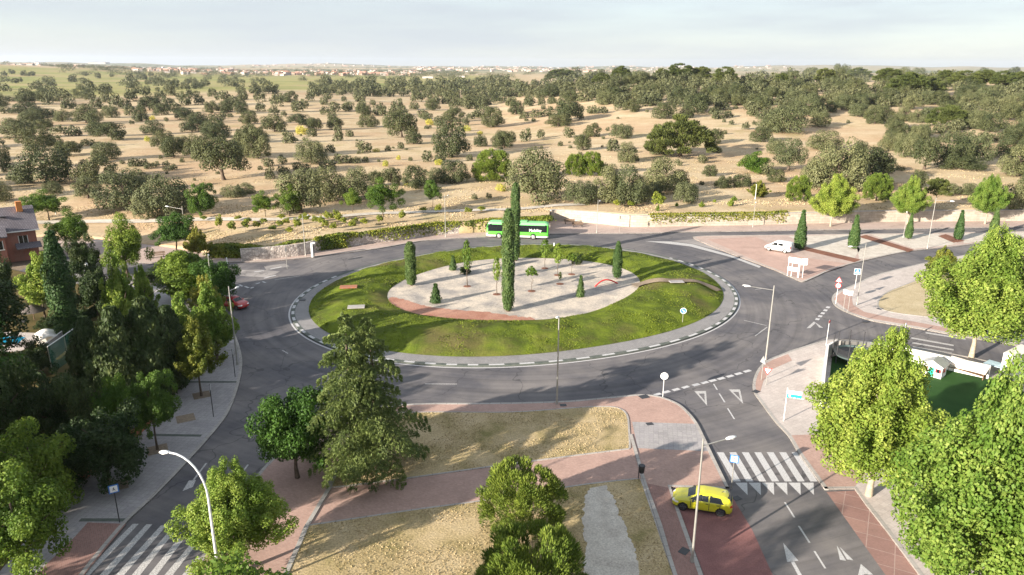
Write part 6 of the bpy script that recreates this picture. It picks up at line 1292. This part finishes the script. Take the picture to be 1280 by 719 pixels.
for (px_, py_, pz, sx, sy, nx) in [(x + 2.61, -.2, 3.4, .06, 1.1, 1), (x + 2.61, -2.9, 3.4, .06, 1.1, 1), (x + .02, 3.2, 3.4, .06, 1.2, 1), (1.6, -y - .01, 3.4, 1.1, .06, 0), (-1.4, -y - .01, 3.4, 1.1, .06, 0)]:
    mb = MB(); mb.box((px_, py_, pz), (sx + .02, sy + .02, 1.3), M['glass']); wn = mb.build("window", t); mb = MB()
    if nx:
        for q in (-1, 1): mb.box((px_ + .03, py_ + q * sy * .5, pz), (.07, .08, 1.36), M['metal_white'])
        mb.box((px_ + .03, py_, pz), (.06, .06, 1.3), M['metal_white']); mb.box((px_ + .05, py_, pz - .72), (.16, sy + .3, .1), M['white'])
    else:
        for q in (-1, 1): mb.box((px_ + q * sx * .5, py_ - .03, pz), (.08, .07, 1.36), M['metal_white'])
        mb.box((px_, py_ - .05, pz - .72), (sx + .3, .16, .1), M['white'])
    mb.build("frame", wn)
mb = MB(); mb.add([(x + .0, 2.0, 2.9), (x + 2.0, 2.0, 2.4), (x + 2.0, 5.4, 2.4), (x + .0, 5.4, 2.9), (x, 2.0, 2.78), (x + 2, 2, 2.28), (x + 2, 5.4, 2.28), (x, 5.4, 2.78)], [(0, 1, 2, 3), (7, 6, 5, 4), (0, 4, 5, 1), (1, 5, 6, 2), (2, 6, 7, 3)], M['tile']); mb.build("porch_roof", t)
struct(sheet("pool_terrace", W([(-30, 413), (46, 416.5), (49, 424), (38, 433), (24, 440), (-30, 440)], .11), .13, M['slabs_warm']))
m, nt, b = new_mat('pool_water'); b.inputs["Base Color"].default_value = (.02, .3, .5, 1); b.inputs["Roughness"].default_value = .06; bump(nt, b, noise_n(nt, 2.5, 3), .04, .02)
struct(sheet("water", W([(-30, 420.5), (32, 421.2), (21, 430), (-30, 432)], .13), .138, m))
b = G(61, 432, .1); t = thing("pool_cover", "white roofed pool shelter with a rounded top beside the cypress", "shelter", b, R(40)); mb = MB(); n = 10
sec = [(-1.0 + 2.0 * k / n, 1.15 + .4 * math.sin(math.pi * k / n)) for k in range(n + 1)]
mb.add([(x_, -1.5, z_) for x_, z_ in sec] + [(x_, 1.5, z_) for x_, z_ in sec] + [(x_, -1.5, z_ - .12) for x_, z_ in sec] + [(x_, 1.5, z_ - .12) for x_, z_ in sec], [(k, k + 1, n + 2 + k, n + 1 + k) for k in range(n)] + [(2 * n + 2 + k, 3 * n + 3 + k, 3 * n + 4 + k, 2 * n + 3 + k) for k in range(n)] + [(k, 2 * n + 2 + k, 2 * n + 3 + k, k + 1) for k in range(n)] + [(n + 1 + k, n + 2 + k, 3 * n + 4 + k, 3 * n + 3 + k) for k in range(n)], M['white'], True); mb.build("roof", t)
for x_ in (-.9, .9):
    for y_ in (-1.35, 1.35): mb = MB(); mb.box((x_, y_, .6), (.1, .1, 1.2), M['white']); mb.build("post", t)
mb = MB(); mb.box((0, 0, .4), (1.6, 2.7, .8), M['white'], 0, .05); mb.build("tank", t)
def mesh_fence(label, px, h, m_, nm="fence"):
    P = W(px, .1); t = thing(nm, label, "fence", (P[0].x, P[0].y, .1))
    for i in range(len(P) - 1):
        a, b_ = P[i] - P[0], P[i + 1] - P[0]; n = max(1, int((b_ - a).length / 2.4))
        for k in range(n + (i == len(P) - 2)): q = a.lerp(b_, k / n); mb = MB(); mb.tube([(q.x, q.y, 0), (q.x, q.y, h)], .045, M['metal'], 8); mb.build("post", t)
    mb = MB()
    for i in range(len(P) - 1):
        a, b_ = P[i] - P[0], P[i + 1] - P[0]; mb.add([(a.x, a.y, .1), (b_.x, b_.y, .1), (b_.x, b_.y, h - .1), (a.x, a.y, h - .1)], [(0, 1, 2, 3)], m_)
    o = mb.build("mesh_panel", t); mb = MB()
    for i in range(len(P) - 1): a, b_ = P[i] - P[0], P[i + 1] - P[0]; mb.tube([(a.x, a.y, h), (b_.x, b_.y, h)], .05, M['metal_white'], 8)
    mb.build("top_rail", t)
def netmat(name, c, op):
    m, nt, b = new_mat(name); b.inputs["Base Color"].default_value = (*c, 1); b.inputs["Roughness"].default_value = .8; tp = nd(nt, "ShaderNodeBsdfTransparent"); mx = nd(nt, "ShaderNodeMixShader"); mx.inputs[0].default_value = op
    lk(nt, tp.outputs[0], mx.inputs[1]); lk(nt, b.outputs[0], mx.inputs[2]); lk(nt, mx.outputs[0], [q for q in nt.nodes if q.type == 'OUTPUT_MATERIAL'][0].inputs[0]); return m
mesh_fence("green netted court fence running under the conifers", [(66, 468), (86, 453), (106, 437)], 3.0, netmat('green_net', (.03, .14, .1), .6))
mesh_fence("grey slatted court screen beside the pool shelter", [(62, 456), (82, 440)], 2.4, netmat('grey_net', (.25, .24, .26), .8), "court_screen")
b = G(43, 400, .1); t = thing("parasol", "dark thatched parasol on the pool lawn", "parasol", b); h = height_to(b, 43, 381); mb = MB(); mb.tube([(0, 0, 0), (0, 0, h)], .05, M['wood'], 8); mb.build("pole", t); mb = MB(); mb.tube([(0, 0, h - .75), (0, 0, h - .35), (0, 0, h)], [1.5, .8, .05], mottled('thatch', [(.3, (.09, .075, .07)), (.7, (.16, .14, .13))], 3), 18); mb.build("canopy", t)
b = G(30.5, 411, .1); t = thing("barbecue", "small dark barbecue stand on the pool lawn", "barbecue", b)
mb = MB(); mb.box((0, 0, 1.0), (.8, .5, .3), M['metal_dark'], 0, .05); mb.build("grill", t)
for s in (-.3, .3): mb = MB(); mb.tube([(s, 0, 0), (s, 0, .9)], .03, M['metal_dark'], 6); mb.build("leg", t)
# square tree pits on the western pavement
for i, (x, y) in enumerate([(252, 494), (232, 523), (197, 562), (146, 607)]):
    mb = MB(); b = G(x, y, .12); mb.box((0, 0, .003), (1.5, 1.5, .016), M['earth'], R(30)); o = mb.build("tree_pit"); o.location = (b.x, b.y, .125); struct(o)
# ------------------------------------------------------------------ far town on the plain, farmhouse, white track
g = np.random.default_rng(4); mb = MB(); tw = [plain('far_white', (.42, .38, .35), .9), plain('far_pink', (.45, .3, .24), .9), plain('far_roof', (.32, .17, .12), .9)]
def town(n, az0, az1, d0, d1, smin=8, smax=22):
    for _ in range(n):
        az = R(g.uniform(az0, az1)); d = d0 * (d1 / d0) ** g.random(); x, y = d * math.sin(az), d * math.cos(az); s = g.uniform(smin, smax); h = g.uniform(5, 11)
        mb.box((x, y, terr(x, y) + h / 2 - 1), (s, s * .7, h), tw[int(g.random() * 1.9)], g.random() * 3); mb.box((x, y, terr(x, y) + h - .6), (s * 1.05, s * .75, 1.4), tw[2] if g.random() < .7 else tw[0], g.random() * .01)
town(230, -27, -7, 2300, 4300); town(90, -36, -20, 3600, 6500, 10, 40); town(160, -8, 14, 4200, 9000, 12, 45); town(120, -20, 20, 9000, 12000, 20, 60)
o = mb.build("far_town"); tag(o, "pale far-off town spread along the plain below the horizon", "town", kind="stuff")
for lab, x, y, w, h in [("small pale farmhouse on the far left ridge", 47, 81.5, 5, 2.6), ("long white warehouse roof near the left horizon", 124, 80, 18, 1.6), ("white industrial sheds beyond the oak belt", 535, 98, 13, 2.2), ("second white industrial shed beyond the oak belt", 575, 97, 12, 2)]:
    b = GT(x, y); d = math.hypot(b.x, b.y); W_ = w / F * d; H_ = max(4, h / F * d); t = thing("farmhouse" if w < 6 else "warehouse", lab, "building", b); mb = MB(); mb.box((0, 0, H_ / 2 - 1), (W_, W_ * .5, H_ + 2), tw[0]); mb.build("wall", t); gable(t, -W_ * .52, W_ * .52, -W_ * .28, W_ * .28, H_, H_ * 1.25, tw[0] if w > 6 else tw[2])
for px, wd in (([(-40, 277), (45, 278.5), (110, 277.5), (190, 276.5), (260, 274.5), (330, 275), (400, 272.5), (470, 267.5), (560, 264.5), (640, 262), (684, 258.5), (730, 256)], 2.4),):
    P = [GT(*q) for q in px]; c2 = cr([p.to_2d() for p in P], 8); A, B = offset_line(c2, wd / 2), offset_line(c2, -wd / 2); mb = MB(); n = len(c2)
    vs = []
    for i in range(n):
        for k in range(4): q = A[i].lerp(B[i], k / 3); vs.append((q.x, q.y, terr(q.x, q.y) + .14))
    mb.add(vs, [(i * 4 + k, i * 4 + k + 1, i * 4 + k + 5, i * 4 + k + 4) for i in range(n - 1) for k in range(3)], M['pale_gravel'], True); o = struct(mb.build("track"))
# ------------------------------------------------------------------ light, sky, air
el, azs = 15.5, math.atan2(-.79, -.61)
sd = bpy.data.lights.new("sun", 'SUN'); sd.energy = 5.0; sd.angle = R(.6); sd.color = (1, .9, .77); so = bpy.data.objects.new("sun", sd); COL.objects.link(so)
dirv = Vector((math.sin(azs) * math.cos(R(el)), math.cos(azs) * math.cos(R(el)), math.sin(R(el)))); so.rotation_euler = dirv.to_track_quat('Z', 'Y').to_euler(); so.location = (-60, -50, 60)
w = bpy.data.worlds.new("World"); scene.world = w; w.use_nodes = True; nt = w.node_tree; nt.nodes.clear()
sk = nt.nodes.new("ShaderNodeTexSky"); sk.sky_type = 'NISHITA'; sk.sun_disc = False; sk.sun_elevation = R(el); sk.sun_rotation = azs; sk.dust_density = 1.2; sk.altitude = 600
bg = nt.nodes.new("ShaderNodeBackground"); bg.inputs[1].default_value = .095; ow = nt.nodes.new("ShaderNodeOutputWorld")
tc = nt.nodes.new("ShaderNodeTexCoord"); mp = nt.nodes.new("ShaderNodeMapping"); mp.inputs["Scale"].default_value = (1.6, 1.6, 13); mp.inputs["Location"].default_value = (3.1, .4, .2); nt.links.new(tc.outputs["Generated"], mp.inputs[0])
cn = nt.nodes.new("ShaderNodeTexNoise"); cn.inputs["Scale"].default_value = 1.3; cn.inputs["Detail"].default_value = 8; cn.inputs["Roughness"].default_value = .55; nt.links.new(mp.outputs[0], cn.inputs["Vector"])
rp = nt.nodes.new("ShaderNodeValToRGB"); rp.color_ramp.elements[0].position = .36; rp.color_ramp.elements[0].color = (.7, .7, .7, 1); rp.color_ramp.elements[1].position = .62; rp.color_ramp.elements[1].color = (.93, .93, .93, 1); nt.links.new(cn.outputs["Fac"], rp.inputs[0])
mxw = nt.nodes.new("ShaderNodeMix"); mxw.data_type = 'RGBA'; nt.links.new(rp.outputs[0], mxw.inputs[0]); nt.links.new(sk.outputs[0], mxw.inputs[6]); mxw.inputs[7].default_value = (2.25, 2.45, 2.7, 1)
nt.links.new(mxw.outputs[2], bg.inputs[0]); nt.links.new(bg.outputs[0], ow.inputs[0])
# the air: one even volume round everything, open ends closed far away
mb = MB(); mb.box((0, 9000, 80 - 30), (30000, 18800, 340)); hz = mb.build("haze"); m = bpy.data.materials.new("haze"); m.use_nodes = True; nt = m.node_tree; nt.nodes.clear(); o_ = nt.nodes.new("ShaderNodeOutputMaterial"); pv = nt.nodes.new("ShaderNodeVolumePrincipled"); pv.inputs["Density"].default_value = 4.5e-5; pv.inputs["Color"].default_value = (.8, .88, 1.0, 1); pv.inputs["Anisotropy"].default_value = .2; nt.links.new(pv.outputs[0], o_.inputs["Volume"]); hz.data.materials.append(m); tag(hz, "thin pale haze fading the far plain", "haze", kind="stuff")
scene.view_settings.view_transform = 'Standard'; scene.view_settings.look = 'None'; scene.view_settings.exposure = 1.6; scene.view_settings.gamma = 1.0
scene.cycles.max_bounces = 6; scene.cycles.diffuse_bounces = 3; scene.cycles.transmission_bounces = 4; scene.cycles.transparent_max_bounces = 8; scene.cycles.volume_bounces = 0
